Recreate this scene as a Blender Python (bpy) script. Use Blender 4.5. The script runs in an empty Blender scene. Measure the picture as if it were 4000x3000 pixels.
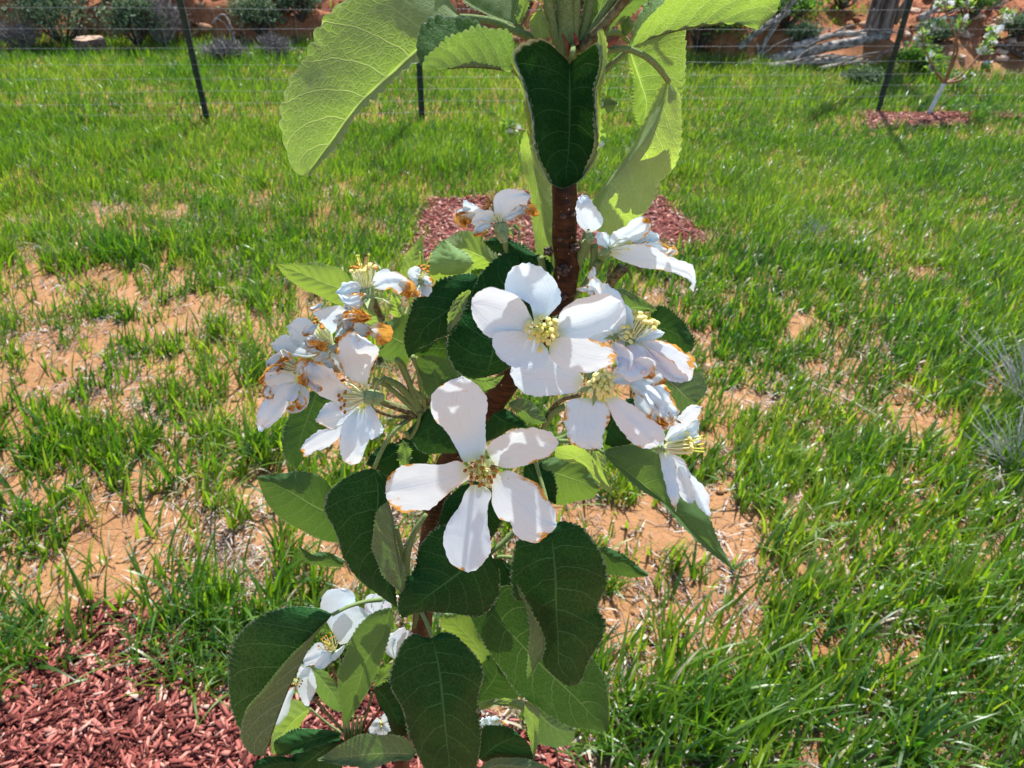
import bpy, math, random
import numpy as np
from mathutils import Vector, Matrix, noise as mnoise
random.seed(7); rs = np.random.RandomState(7)
scene = bpy.context.scene
col = scene.collection

# ------------------------------------------------------------------ camera
CAMH = 1.45; F = 2900.0
pitch = math.radians(36.3); roll = math.radians(1.45)
r0 = Vector((1, 0, 0)); u0 = Vector((0, math.sin(pitch), math.cos(pitch))); fw = Vector((0, math.cos(pitch), -math.sin(pitch)))
R_ = r0 * math.cos(roll) + u0 * math.sin(roll)
U_ = -r0 * math.sin(roll) + u0 * math.cos(roll)
CAM = Vector((0, 0, CAMH))
cam = bpy.data.cameras.new('camera'); co = bpy.data.objects.new('camera', cam); col.objects.link(co)
m = Matrix((R_, U_, -fw)).transposed().to_4x4(); m.translation = CAM
co.matrix_world = m
cam.sensor_width = 36; cam.lens = 36 * F / 4000
cam.clip_start = 0.01; cam.clip_end = 2000
cam.dof.use_dof = True; cam.dof.focus_distance = 0.25; cam.dof.aperture_fstop = 40
scene.camera = co

# ------------------------------------------------------------------ light
SUN_EL = math.radians(58); SUN_AZ = math.radians(11)      # azimuth from +Y towards +X
world = bpy.data.worlds.new('World'); scene.world = world; world.use_nodes = True
wn = world.node_tree; bg = wn.nodes['Background']
sky = wn.nodes.new('ShaderNodeTexSky'); sky.sky_type = 'NISHITA'; sky.sun_disc = False
sky.sun_elevation = SUN_EL; sky.sun_rotation = SUN_AZ
wn.links.new(sky.outputs[0], bg.inputs[0]); bg.inputs[1].default_value = 0.125
sun = bpy.data.lights.new('sun', 'SUN'); sun.energy = 5.0; sun.angle = math.radians(0.5); sun.color = (1, 0.985, 0.955)
so = bpy.data.objects.new('sun', sun); col.objects.link(so)
sd = Vector((math.sin(SUN_AZ) * math.cos(SUN_EL), math.cos(SUN_AZ) * math.cos(SUN_EL), math.sin(SUN_EL)))
so.rotation_euler = sd.to_track_quat('Z', 'Y').to_euler(); so.location = (0, 3, 6)
scene.view_settings.view_transform = 'Standard'; scene.view_settings.look = 'None'
scene.view_settings.gamma = 1; scene.view_settings.use_curve_mapping = False
scene.view_settings.exposure = 0.93

# ------------------------------------------------------------------ helpers
D0 = 0.21
def ray(px, py):
    return (fw * F + R_ * (px - 2000) - U_ * (py - 1500)).normalized()
def P(px, py, o=0.0):              # point on the vertical plane that lies D0 + o ahead
    d = ray(px, py); return CAM + d * ((D0 + o) / d.y)
def G(px, py, z=0.0):
    d = ray(px, py); return CAM + d * ((z - CAMH) / d.z)
ZN = {'A1': (1000, 0, 2.212), 'A2': (1900, 0, 1.8433), 'A3': (1600, 700, 1.8433), 'A4': (900, 850, 1.659),
      'B1': (1400, 1400, 1.659), 'B2': (2000, 1300, 1.659), 'B3': (850, 2200, 2.0733), 'B4': (1600, 2200, 2.0733), 'F': (0, 0, 1.0)}
def Z(zone, pts):
    ox, oy, s = ZN[zone]
    if isinstance(pts, str):
        out = []; z = (ox, oy, s)
        for tk in pts.split():
            if tk in ZN: z = ZN[tk]; continue
            a, b = tk.split(','); out.append((z[0] + float(a) / z[2], z[1] + float(b) / z[2]))
        return np.array(out)
    return np.array([(ox + a / s, oy + b / s) for a, b in pts])
def spline(pts, n):
    pts = np.asarray(pts, float)
    if len(pts) == 1: return np.repeat(pts, n, 0)
    d = np.r_[0, np.cumsum(np.maximum(np.linalg.norm(np.diff(pts, axis=0), axis=1), 1e-9))]; d /= d[-1]
    if len(pts) == 2: return np.stack([np.interp(np.linspace(0, 1, n), d, pts[:, k]) for k in range(pts.shape[1])], 1)
    tan = np.gradient(pts, d, axis=0)
    t = np.linspace(0, 1, n); i = np.clip(np.searchsorted(d, t, side='right') - 1, 0, len(pts) - 2)
    h = (d[i + 1] - d[i]); s = ((t - d[i]) / h)[:, None]; h = h[:, None]
    return (2*s**3-3*s**2+1)*pts[i] + (s**3-2*s**2+s)*h*tan[i] + (-2*s**3+3*s**2)*pts[i+1] + (s**3-s**2)*h*tan[i+1]
def along(v, n):
    if not hasattr(v, '__len__'): return np.full(n, float(v))
    return np.interp(np.linspace(0, 1, n), np.linspace(0, 1, len(v)), v)

WO = {}                            # world origin of every object built below
def mk(name, verts, faces, mat, parent=None, origin=None, smooth=True, uv=None, attr=None):
    verts = np.asarray(verts, float)
    if origin is None: origin = Vector(verts[0])
    me = bpy.data.meshes.new(name)
    v = verts - np.array(origin)
    if isinstance(faces, np.ndarray):
        k = faces.shape[1]; nf = len(faces)
        me.vertices.add(len(v)); me.vertices.foreach_set('co', v.ravel().astype(np.float32))
        me.loops.add(nf * k); me.loops.foreach_set('vertex_index', faces.ravel().astype(np.int32))
        me.polygons.add(nf); me.polygons.foreach_set('loop_start', np.arange(0, nf * k, k, dtype=np.int32))
        me.update(calc_edges=True)
    else:
        me.from_pydata([tuple(q) for q in v], [], faces)
    if smooth: me.polygons.foreach_set('use_smooth', np.ones(len(me.polygons), dtype=bool))
    if uv is not None:
        l = me.uv_layers.new(name='UVMap'); idx = np.empty(len(me.loops), dtype=np.int32); me.loops.foreach_get('vertex_index', idx)
        l.data.foreach_set('uv', np.asarray(uv, np.float32)[idx].ravel())
    if attr is not None:
        a = me.attributes.new('rnd', 'FLOAT', 'POINT'); a.data.foreach_set('value', np.asarray(attr, np.float32))
    me.materials.append(mat); me.update()
    o = bpy.data.objects.new(name, me); col.objects.link(o)
    WO[o.name] = Vector(origin)
    if parent: o.parent = parent; o.location = Vector(origin) - WO[parent.name]
    else: o.location = origin
    return o
def empty(name, loc):
    o = bpy.data.objects.new(name, None); col.objects.link(o); o.location = loc; WO[o.name] = Vector(loc); o.empty_display_size = .05; return o
def tag(o, label=None, cat=None, group=None, kind=None):
    for k, v in (('label', label), ('category', cat), ('group', group), ('kind', kind)):
        if v: o[k] = v
    return o
def tube_geo(pts, rad, n=8, steps=None, cap=True, jit=0):
    pts = np.array([tuple(p) for p in pts]); k = steps or max(6, len(pts) * 4)
    c = spline(pts, k); r = along(rad, k)
    t = np.gradient(c, axis=0); t /= np.linalg.norm(t, axis=1)[:, None] + 1e-12
    a = np.cross(t[0], (0.3, 0.9, 0.2)); a /= np.linalg.norm(a)
    V = []
    for i in range(k):
        a = a - t[i] * a.dot(t[i]); a /= np.linalg.norm(a); b = np.cross(t[i], a)
        for j in range(n):
            th = 2 * math.pi * j / n
            rr = r[i] * (1 + (random.uniform(-jit, jit) if jit else 0))
            V.append(c[i] + (a * math.cos(th) + b * math.sin(th)) * rr)
    Fc = [(i*n+j, i*n+(j+1) % n, (i+1)*n+(j+1) % n, (i+1)*n+j) for i in range(k-1) for j in range(n)]
    if cap: Fc += [tuple(range(n-1, -1, -1)), tuple((k-1)*n+j for j in range(n))]
    return V, Fc
def tube(name, pts, rad, mat, parent=None, **k):
    V, Fc = tube_geo(pts, rad, **k); return mk(name, V, Fc, mat, parent, origin=Vector(pts[0]))
class MB:
    def __init__(s): s.V = []; s.F = []
    def add(s, V, Fc):
        o = len(s.V); s.V += [tuple(q) for q in V]; s.F += [tuple(i + o for i in f) for f in Fc]; return s
    def tube(s, pts, rad, **k): return s.add(*tube_geo(pts, rad, **k))
    def ball(s, c, r, n=6, m=4, ax=(1, 1, 1), rot=None):
        V = []; Fc = []
        for i in range(m + 1):
            ph = math.pi * i / m
            for j in range(n):
                th = 2 * math.pi * j / n
                q = Vector((math.sin(ph)*math.cos(th)*ax[0], math.sin(ph)*math.sin(th)*ax[1], math.cos(ph)*ax[2])) * r
                if rot: q = rot @ q
                V.append(Vector(c) + q)
        for i in range(m):
            for j in range(n): Fc.append((i*n+j, (i+1)*n+j, (i+1)*n+(j+1) % n, i*n+(j+1) % n))
        return s.add(V, Fc)
    def build(s, name, mat, parent=None, origin=None, **k): return mk(name, s.V, s.F, mat, parent, origin, **k)

def hsh(i, j, seed):
    n = (i * 374761393 + j * 668265263 + seed * 974711) & 0x7fffffff
    n = ((n ^ (n >> 13)) * 1274126177) & 0x7fffffff
    return ((n ^ (n >> 16)) & 0xffff) / 65535.0
def vn(x, y, sc, seed=0):
    x = np.asarray(x, float) * sc + 1000; y = np.asarray(y, float) * sc + 1000
    i = np.floor(x).astype(np.int64); j = np.floor(y).astype(np.int64); fx = x - i; fy = y - j
    fx = fx*fx*(3-2*fx); fy = fy*fy*(3-2*fy)
    return ((hsh(i, j, seed)*(1-fx)+hsh(i+1, j, seed)*fx)*(1-fy) + (hsh(i, j+1, seed)*(1-fx)+hsh(i+1, j+1, seed)*fx)*fy)

# ------------------------------------------------------------------ materials
def mat(name):
    m = bpy.data.materials.new(name); m.use_nodes = True; nt = m.node_tree; nt.nodes.clear()
    return m, nt
class N:
    def __init__(s, nt): s.nt = nt
    def n(s, t, **k):
        q = s.nt.nodes.new(t)
        for a, b in k.items(): setattr(q, a, b)
        return q
    def l(s, a, b): s.nt.links.new(a, b)
    def put(s, sock, v):
        if isinstance(v, bpy.types.NodeSocket): s.l(v, sock)
        elif v is not None: sock.default_value = v
    def math(s, op, a, b=None, c=None, clamp=False):
        q = s.n('ShaderNodeMath', operation=op, use_clamp=clamp)
        for i, v in enumerate((a, b, c)): s.put(q.inputs[i], v) if v is not None else None
        return q.outputs[0]
    def mix(s, f, a, b, mode='MIX'):
        q = s.n('ShaderNodeMix', data_type='RGBA', blend_type=mode)
        s.put(q.inputs[0], f)
        for i, v in ((6, a), (7, b)): s.put(q.inputs[i], (*v, 1) if isinstance(v, tuple) and len(v) == 3 else v)
        return q.outputs[2]
    def ramp(s, f, lo, hi, a=0., b=1.):
        q = s.n('ShaderNodeMapRange', interpolation_type='SMOOTHSTEP'); s.put(q.inputs[0], f)
        for i, v in enumerate((lo, hi, a, b)): s.put(q.inputs[i + 1], v)
        return q.outputs[0]
    def noise(s, vec, scale, detail=3, rough=.55):
        q = s.n('ShaderNodeTexNoise'); q.inputs['Scale'].default_value = scale; q.inputs['Detail'].default_value = detail; q.inputs['Roughness'].default_value = rough
        if vec is not None: s.l(vec, q.inputs['Vector'])
        return q.outputs['Fac']
    def attr(s, nm, typ='GEOMETRY'):
        q = s.n('ShaderNodeAttribute', attribute_type=typ, attribute_name=nm); return q.outputs['Fac']
    def out(s, sh): q = s.n('ShaderNodeOutputMaterial'); s.l(sh, q.inputs[0])
    def pos(s): return s.n('ShaderNodeTexCoord').outputs['Object']
    def bump(s, h, dist, st=1.0):
        q = s.n('ShaderNodeBump'); s.l(h, q.inputs['Height']); q.inputs['Distance'].default_value = dist; q.inputs['Strength'].default_value = st; return q.outputs[0]
    def pbsdf(s, colr, rough=.6, spec=.4, normal=None, coat=0, sheen=0):
        q = s.n('ShaderNodeBsdfPrincipled'); s.put(q.inputs['Base Color'], (*colr, 1) if isinstance(colr, tuple) else colr)
        s.put(q.inputs['Roughness'], rough); s.put(q.inputs['Specular IOR Level'], spec)
        if sheen: q.inputs['Sheen Weight'].default_value = sheen; q.inputs['Sheen Roughness'].default_value = .6
        if normal is not None: s.l(normal, q.inputs['Normal'])
        return q.outputs[0]
    def transl(s, colr, normal=None):
        q = s.n('ShaderNodeBsdfTranslucent'); s.put(q.inputs[0], (*colr, 1) if isinstance(colr, tuple) else colr)
        if normal is not None: s.l(normal, q.inputs['Normal'])
        return q.outputs[0]
    def mixs(s, f, a, b):
        q = s.n('ShaderNodeMixShader'); s.put(q.inputs[0], f); s.l(a, q.inputs[1]); s.l(b, q.inputs[2]); return q.outputs[0]

def leaf_mat():
    m, nt = mat('apple_leaf'); g = N(nt)
    uv = g.n('ShaderNodeUVMap').outputs[0]; sp = g.n('ShaderNodeSeparateXYZ'); g.l(uv, sp.inputs[0])
    u = g.math('MULTIPLY_ADD', sp.outputs[0], 2., -1.); v = sp.outputs[1]; a = g.math('ABSOLUTE', u); sg = g.math('SIGN', u)
    wob = g.math('MULTIPLY_ADD', g.noise(g.pos(), 160, 2), .035, -.0175)
    # side veins sweep towards the tip
    s_ = g.math('SUBTRACT', g.math('ADD', v, wob), g.math('MULTIPLY', g.math('POWER', a, 1.35), .2))
    k = g.math('ADD', g.math('MULTIPLY', s_, 7.5), g.math('MULTIPLY', sg, .22))
    fr = g.math('FRACT', k); tri = g.math('ABSOLUTE', g.math('SUBTRACT', fr, .5))          # 0.5 on the vein
    wd = g.math('MULTIPLY_ADD', a, -.018, .045)
    d = g.math('SUBTRACT', .5, tri)
    side = g.math('SUBTRACT', 1., g.ramp(d, g.math('MULTIPLY', wd, .3), wd))
    mid = g.math('SUBTRACT', 1., g.ramp(a, g.math('MULTIPLY_ADD', v, -.012, .018), g.math('MULTIPLY_ADD', v, -.025, .05)))
    mp = g.n('ShaderNodeMapping'); g.l(uv, mp.inputs[0]); mp.inputs['Scale'].default_value = (27, 32, 1)
    vo = g.n('ShaderNodeTexVoronoi', feature='DISTANCE_TO_EDGE'); g.l(mp.outputs[0], vo.inputs['Vector']); vo.inputs['Scale'].default_value = 1.
    ter = g.math('SUBTRACT', 1., g.ramp(vo.outputs['Distance'], .02, .13))
    mp2 = g.n('ShaderNodeMapping'); g.l(uv, mp2.inputs[0]); mp2.inputs['Scale'].default_value = (80, 95, 1)
    vo2 = g.n('ShaderNodeTexVoronoi', feature='DISTANCE_TO_EDGE'); g.l(mp2.outputs[0], vo2.inputs['Vector']); vo2.inputs['Scale'].default_value = 1.
    ter2 = g.math('SUBTRACT', 1., g.ramp(vo2.outputs['Distance'], .02, .2))
    big = g.math('MAXIMUM', side, mid)
    vein = g.math('MAXIMUM', big, g.math('MULTIPLY', ter, .38))
    vein = g.math('MAXIMUM', vein, g.math('MULTIPLY', ter2, .14))
    wool = g.attr('woolly', 'OBJECT'); rim = g.ramp(g.math('ADD', a, g.math('MULTIPLY_ADD', g.noise(g.pos(), 420, 3), .16, -.08)), g.math('MULTIPLY_ADD', wool, -.05, .965), g.math('MULTIPLY_ADD', wool, -.01, .998))
    young = g.attr('young', 'OBJECT'); rnd = g.n('ShaderNodeObjectInfo').outputs['Random']
    nz = g.noise(g.pos(), 55, 4); fuzz = g.noise(g.pos(), 1500, 2)
    top = g.mix(nz, (.003, .026, .006), (.010, .058, .011)); top = g.mix(g.math('POWER', young, 1.4), top, (.26, .40, .17))
    top = g.mix(g.math('MULTIPLY', rnd, .25), top, (.014, .070, .010))
    top = g.mix(g.math('MULTIPLY', vein, .42), top, (.08, .22, .08))
    un = g.mix(fuzz, (.075, .125, .045), (.15, .21, .10)); un = g.mix(g.math('POWER', young, 2.2), un, (.33, .41, .25))
    un = g.mix(g.math('MULTIPLY', vein, .5), un, (.40, .46, .28))
    bf = g.n('ShaderNodeNewGeometry').outputs['Backfacing']
    colr = g.mix(bf, top, un); colr = g.mix(g.math('MULTIPLY', rim, g.math('MAXIMUM', g.math('MULTIPLY_ADD', young, .4, .30), wool)), colr, (.5, .58, .42))
    gn = g.ramp(g.noise(g.pos(), 260, 3), .70, .78); colr = g.mix(g.math('MULTIPLY', gn, .35), colr, (.10, .07, .02))
    h = g.math('ADD', g.math('MULTIPLY', vein, g.math('MULTIPLY_ADD', bf, 2., -1.)), g.math('MULTIPLY', fuzz, .5))
    nb = g.bump(h, .00028, .8)
    rough = g.math('MULTIPLY_ADD', bf, .35, .42)
    p = g.pbsdf(colr, rough, g.math('MULTIPLY_ADD', bf, -.02, .035), nb)
    tc = g.mix(nz, (.015, .28, .012), (.04, .40, .02)); tc = g.mix(g.math('POWER', young, .7), tc, (.38, .54, .02)); tc = g.mix(g.math('MULTIPLY', vein, .7), tc, (.66, .86, .20))
    t = g.transl(tc, nb)
    g.out(g.mixs(g.math('MULTIPLY', g.math('MULTIPLY_ADD', g.math('POWER', young, .75), .50, .018), g.math('MULTIPLY_ADD', bf, .45, .55)), p, t)); return m

def petal_mat():
    m, nt = mat('apple_petal'); g = N(nt)
    uv = g.n('ShaderNodeUVMap').outputs[0]; sp = g.n('ShaderNodeSeparateXYZ'); g.l(uv, sp.inputs[0])
    u = g.math('MULTIPLY_ADD', sp.outputs[0], 2., -1.); v = sp.outputs[1]; a = g.math('ABSOLUTE', u)
    pos = g.n('ShaderNodeTexCoord').outputs['Object']; brown = g.attr('brown', 'OBJECT'); pink = g.attr('pink', 'OBJECT')
    n1 = g.noise(pos, 260, 4, .7); n2 = g.noise(pos, 600, 3, .6); n3 = g.noise(pos, 90, 3)
    rnd = g.n('ShaderNodeObjectInfo').outputs['Random']
    edge = g.math('MAXIMUM', g.math('POWER', a, 2.), g.math('POWER', v, 2.2))
    e2 = g.math('ADD', g.math('MULTIPLY', edge, g.math('MULTIPLY_ADD', g.ramp(n3, .40, .64), .62, .56)), g.math('MULTIPLY_ADD', n1, 1.5, -.75))
    th = g.math('MULTIPLY_ADD', brown, -1.0, 1.13)
    msk = g.ramp(e2, g.math('SUBTRACT', th, .03), g.math('ADD', th, .07))
    msk = g.math('MULTIPLY', msk, g.ramp(v, .2, .4))
    spt = g.math('MULTIPLY', g.ramp(g.noise(pos, 330, 2, .5), .72, .76), g.ramp(brown, 0., .3))
    msk = g.math('MAXIMUM', msk, g.math('MULTIPLY', spt, .7))
    msk = g.math('MULTIPLY', msk, g.ramp(brown, 0., .05))
    mp = g.n('ShaderNodeMapping'); g.l(uv, mp.inputs[0]); mp.inputs['Scale'].default_value = (26, 1.6, 1)
    vs = g.noise(mp.outputs[0], 1., 2, .5)
    base = g.mix(g.ramp(vs, .55, .75), (.77, .88, .95), (.62, .73, .82))
    base = g.mix(g.math('MULTIPLY', pink, g.ramp(n3, .35, .7)), base, (.85, .50, .62))
    base = g.mix(g.math('SUBTRACT', 1., g.ramp(v, .0, .16)), base, (.66, .74, .42))
    br = g.mix(g.ramp(n2, .36, .62), (.40, .15, .022), (.82, .47, .13)); halo = g.ramp(e2, g.math('SUBTRACT', th, .22), th); base = g.mix(g.math('MULTIPLY', g.math('MULTIPLY', halo, .6), g.ramp(brown, .0, .3)), base, (.74, .58, .36))
    colr = g.mix(msk, base, br)
    nb = g.bump(g.math('ADD', g.math('MULTIPLY', vs, 1.2), g.math('MULTIPLY', n2, .6)), .00018, .7)
    p = g.pbsdf(colr, .55, .06, nb)
    t = g.transl(g.mix(msk, (.78, .88, .92), (.85, .45, .08)), nb)
    g.out(g.mixs(.24, p, t)); return m

def simple(name, c1, c2, scale, rough=.7, spec=.1, bumpd=0.0, tr=0, trc=(.3, .5, .05), detail=4, lo=.35, hi=.65, sheen=0):
    m, nt = mat(name); g = N(nt); pos = g.pos(); nz = g.noise(pos, scale, detail)
    c = g.mix(g.ramp(nz, lo, hi), c1, c2)
    nb = g.bump(nz, bumpd) if bumpd else None
    p = g.pbsdf(c, rough, spec, nb, sheen=sheen)
    if tr: p = g.mixs(tr, p, g.transl(trc))
    g.out(p); return m

def attr_mat(name, stops, rough=.6, spec=.3, tr=0, trstops=None, nscale=None, bumpd=0):
    m, nt = mat(name); g = N(nt)
    def cr(st):
        q = g.n('ShaderNodeValToRGB'); e = q.color_ramp.elements
        while len(e) < len(st): e.new(.5)
        for i, (p_, c) in enumerate(st): e[i].position = p_; e[i].color = (*c, 1)
        return q
    q = cr(stops); r = g.attr('rnd'); g.l(r, q.inputs[0]); c = q.outputs[0]; nb = None
    if nscale:
        nz = g.noise(g.pos(), nscale, 4); c = g.mix(.6, c, g.mix(nz, (.35, .35, .35), (1.1, 1.1, 1.1)), 'MULTIPLY')
        if bumpd: nb = g.bump(nz, bumpd)
    p = g.pbsdf(c, rough, spec, nb)
    if tr:
        q2 = cr(trstops); g.l(r, q2.inputs[0]); p = g.mixs(tr, p, g.transl(q2.outputs[0]))
    g.out(p); return m

LEAF = leaf_mat(); PETAL = petal_mat()
STALK = simple('downy_stalk', (.13, .19, .06), (.24, .30, .13), 2600, .75, .05, .0002, tr=.12)
STALKB = simple('brown_stalk', (.07, .05, .025), (.17, .16, .08), 700, .7, .05, .0002)
SCALE_ = simple('bud_scale', (.14, .03, .015), (.28, .09, .05), 500, .5)
FIL = simple('filament', (.84, .83, .52), (.88, .88, .66), 400, .5, tr=.35, trc=(.9, .9, .5))
STY = simple('style', (.66, .68, .10), (.76, .78, .20), 300, .5, tr=.35, trc=(.85, .85, .1))
ANY = simple('fresh_anther', (.92, .78, .22), (.95, .88, .42), 900, .7, tr=.2, trc=(.9, .8, .3))
ANB = simple('dry_anther', (.30, .10, .02), (.55, .24, .05), 900, .7)
def bark():
    m, nt = mat('young_bark'); g = N(nt); pos = g.pos()
    mp = g.n('ShaderNodeMapping'); g.l(pos, mp.inputs[0]); mp.inputs['Scale'].default_value = (1, 1, 3.2)
    n1 = g.noise(mp.outputs[0], 180, 5, .65); n2 = g.noise(pos, 45, 3); n3 = g.noise(pos, 900, 1)
    c = g.mix(g.ramp(n1, .35, .7), (.014, .006, .004), (.075, .026, .010)); c = g.mix(g.math('MULTIPLY', g.ramp(n2, .45, .7), .55), c, (.075, .04, .014))
    c = g.mix(g.ramp(n3, .72, .76), c, (.42, .33, .24))
    g.out(g.pbsdf(c, .42, .12, g.bump(g.math('ADD', n1, g.ramp(n3, .7, .76)), .0006, .8))); return m
BARK = bark()

# ------------------------------------------------------------------ terrain
def sstep(a, b, x): t = np.clip((x - a) / (b - a), 0, 1); return t*t*(3-2*t)
def bankline(x): return 6.75 - .12 * np.clip(x, 0, 6) + .35 * (vn(x, 0 * x, .9, 5) - .5)
def tz(x, y):
    x = np.asarray(x, float); y = np.asarray(y, float)
    z = .035 * (vn(x, y, 2.2, 1) - .5) + .016 * (vn(x, y, 9, 2) - .5)
    near = 1 - sstep(3, 6, y)
    z = z + near * (.008 * (vn(x, y, 26, 3) - .5))
    b = bankline(x); t = y - b
    z = z + (.30 - .20*sstep(1.2, 3.2, x)) * (.7+.6*vn(x, y, 2.1, 12)) * sstep(0, .16 + .25*vn(x, y, 3, 13), t) + .16 * np.clip(t - .3, 0, 12) + .28 * np.clip(t - 9, 0, 60) * .6
    z = z + sstep(0, .4, t) * (.22 * (vn(x, y, 1.3, 8) - .5) + .16 * (vn(x, y, 5, 9) - .5) + .06 * (vn(x, y, 14, 10) - .5) + np.clip(t, 0, 40) * .05 * (vn(x, y, .25, 11) - .5) * 2)
    return z
def axis_(segs):
    o = []
    for a, b, n in segs: o += list(np.linspace(a, b, n, endpoint=False))
    return np.array(o + [segs[-1][1]])
def noise_soil():
    m, nt = mat('red_soil'); g = N(nt); pos = g.pos()
    n1 = g.noise(pos, 1.6, 5); n2 = g.noise(pos, 28, 6, .7); n3 = g.noise(pos, 160, 4, .7)
    c = g.mix(g.ramp(n1, .3, .7), (.285, .140, .060), (.40, .215, .105)); c = g.mix(g.ramp(n2, .5, .8), c, (.24, .11, .055)); c = g.mix(g.math('MULTIPLY', g.ramp(n3, .5, .75), .4), c, (.50, .29, .16))
    sp = g.n('ShaderNodeSeparateXYZ'); g.l(pos, sp.inputs[0])
    red = g.ramp(sp.outputs[1], 6.2, 7.0)                         # the cut bank is a redder earth
    c = g.mix(g.math('MULTIPLY', red, .8), c, g.mix(g.ramp(n2, .35, .7), (.20, .055, .025), (.40, .16, .085)))
    vo = g.n('ShaderNodeTexVoronoi', feature='DISTANCE_TO_EDGE'); g.l(pos, vo.inputs['Vector']); vo.inputs['Scale'].default_value = 26
    h = g.math('ADD', g.math('MULTIPLY', n2, 1.), g.math('MULTIPLY', n3, .4))
    h = g.math('ADD', h, g.math('MULTIPLY', g.ramp(vo.outputs['Distance'], 0., .05), .2))
    g.out(g.pbsdf(c, .95, .1, g.bump(h, .012, .8))); return m
SOIL = noise_soil()
xs = axis_([(-400, -30, 16), (-30, -7, 30), (-7, -2.2, 110), (-2.2, 2.4, 210), (2.4, 7, 110), (7, 30, 30), (30, 400, 16)])
ys = axis_([(-200, -3, 10), (-3, .2, 30), (.2, 3, 130), (3, 6.2, 60), (6.2, 9.5, 110), (9.5, 20, 50), (20, 70, 25), (70, 400, 20)])
X, Y = np.meshgrid(xs, ys); Zz = tz(X, Y)
nx, ny = len(xs), len(ys)
I = (np.arange(ny-1)[:, None]*nx + np.arange(nx-1)[None, :]).ravel()
gf = np.stack([I, I+1, I+nx+1, I+nx], 1)
gr = mk('ground', np.stack([X.ravel(), Y.ravel(), Zz.ravel()], 1), gf, SOIL, origin=(0, 0, 0)); tag(gr, kind='structure')

# ------------------------------------------------------------------ mulch
MULCH = attr_mat('red_mulch', [(0, (.07, .016, .012)), (.35, (.19, .043, .032)), (.7, (.40, .12, .092)), (.95, (.56, .24, .18)), (1, (.66, .46, .36))], .8, .2, nscale=220, bumpd=.0012)
def quadpts(q, n):
    q = np.array([(p[0], p[1]) for p in q]); s = rs.rand(n, 1); t = rs.rand(n, 1)
    return (q[0]*(1-s)+q[1]*s)*(1-t) + (q[3]*(1-s)+q[2]*s)*t
def chips(n, q, lmin, lmax, lift):
    p = quadpts(q, n) + rs.normal(0, .012, (n, 2)); z = tz(p[:, 0], p[:, 1]) + lift + rs.rand(n) * .014
    L = lmin + (lmax-lmin) * rs.rand(n)**1.8; W = L * (.10 + .20*rs.rand(n)); H = L * (.06 + .1*rs.rand(n))
    th = rs.rand(n)*2*np.pi; ti = rs.normal(0, .28, n); tr = rs.normal(0, .35, n)
    ax = np.stack([np.cos(th)*np.cos(ti), np.sin(th)*np.cos(ti), np.sin(ti)], 1)
    sdv = np.stack([-np.sin(th)*np.cos(tr), np.cos(th)*np.cos(tr), np.sin(tr)], 1); up = np.cross(ax, sdv)
    V = np.empty((n, 8, 3)); c = np.concatenate([p, z[:, None]], 1); k = 0
    for a in (-1, 1):
        for b in (-1, 1):
            for d in (-1, 1):
                j = .7 + .3*rs.rand(n, 3)
                V[:, k] = c + ax*(a*L*j[:, 0]/2)[:, None] + sdv*(b*W*j[:, 1]*(1-.25*(a > 0))/2)[:, None] + up*(d*H*j[:, 2]/2)[:, None]; k += 1
    fq = np.array([(0, 1, 3, 2), (4, 6, 7, 5), (0, 4, 5, 1), (2, 3, 7, 6), (0, 2, 6, 4), (1, 5, 7, 3)])
    Fc = (fq[None] + (np.arange(n)*8)[:, None, None]).reshape(-1, 4)
    return V.reshape(-1, 3), Fc, np.repeat(rs.rand(n), 8)
def mulch_bed(q, n, lmin, lmax, label, fade=0.):
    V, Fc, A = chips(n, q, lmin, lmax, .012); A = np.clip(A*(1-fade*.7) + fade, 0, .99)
    k = 14; q2 = np.array([(p[0], p[1]) for p in q]); s, t = np.meshgrid(np.linspace(-.01, 1.01, k), np.linspace(-.01, 1.01, k)); s = s.ravel()[:, None]; t = t.ravel()[:, None]
    pp = (q2[0]*(1-s)+q2[1]*s)*(1-t) + (q2[3]*(1-s)+q2[2]*s)*t
    B = np.stack([pp[:, 0], pp[:, 1], tz(pp[:, 0], pp[:, 1]) + .012], 1); J = (np.arange(k-1)[:, None]*k + np.arange(k-1)[None]).ravel()
    Fb = np.stack([J, J+1, J+k+1, J+k], 1) + len(V)
    o = mk('mulch', np.r_[V, B], np.r_[Fc, Fb], MULCH, origin=(q2[:, 0].mean(), q2[:, 1].mean(), 0), smooth=False, attr=np.r_[A, np.full(len(B), .12)])
    tag(o, label, 'mulch', kind='stuff'); return o
g2 = lambda x, y: (G(x, y).x, G(x, y).y)
corner = np.array(g2(370, 2370)); eR = np.array(g2(2300, 2960)) - corner; eL = np.array(g2(-150, 2790)) - corner
eR /= np.linalg.norm(eR); eL = np.array((-eR[1], eR[0])) if np.dot(eL, (-eR[1], eR[0])) > 0 else np.array((eR[1], -eR[0]))
NEARBED = [tuple(corner), tuple(corner + eR*1.15), tuple(corner + eR*1.15 + eL*1.15), tuple(corner + eL*1.15)]
mulch_bed(NEARBED, 42000, .005, .046, 'red shredded wood mulch round the foot of the flowering apple tree, lower left of the photo')
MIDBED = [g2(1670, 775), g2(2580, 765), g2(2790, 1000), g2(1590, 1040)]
mulch_bed(MIDBED, 7000, .012, .04, 'square bed of red mulch in the grass straight behind the blossom', .38)
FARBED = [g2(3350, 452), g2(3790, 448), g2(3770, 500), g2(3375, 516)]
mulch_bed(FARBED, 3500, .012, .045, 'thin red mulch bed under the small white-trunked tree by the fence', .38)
mulch_bed([g2(3870, 455), g2(4180, 452), g2(4200, 482), g2(3890, 480)], 2000, .012, .045, 'red mulch strip at the far right edge beside the fence', .38)

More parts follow.
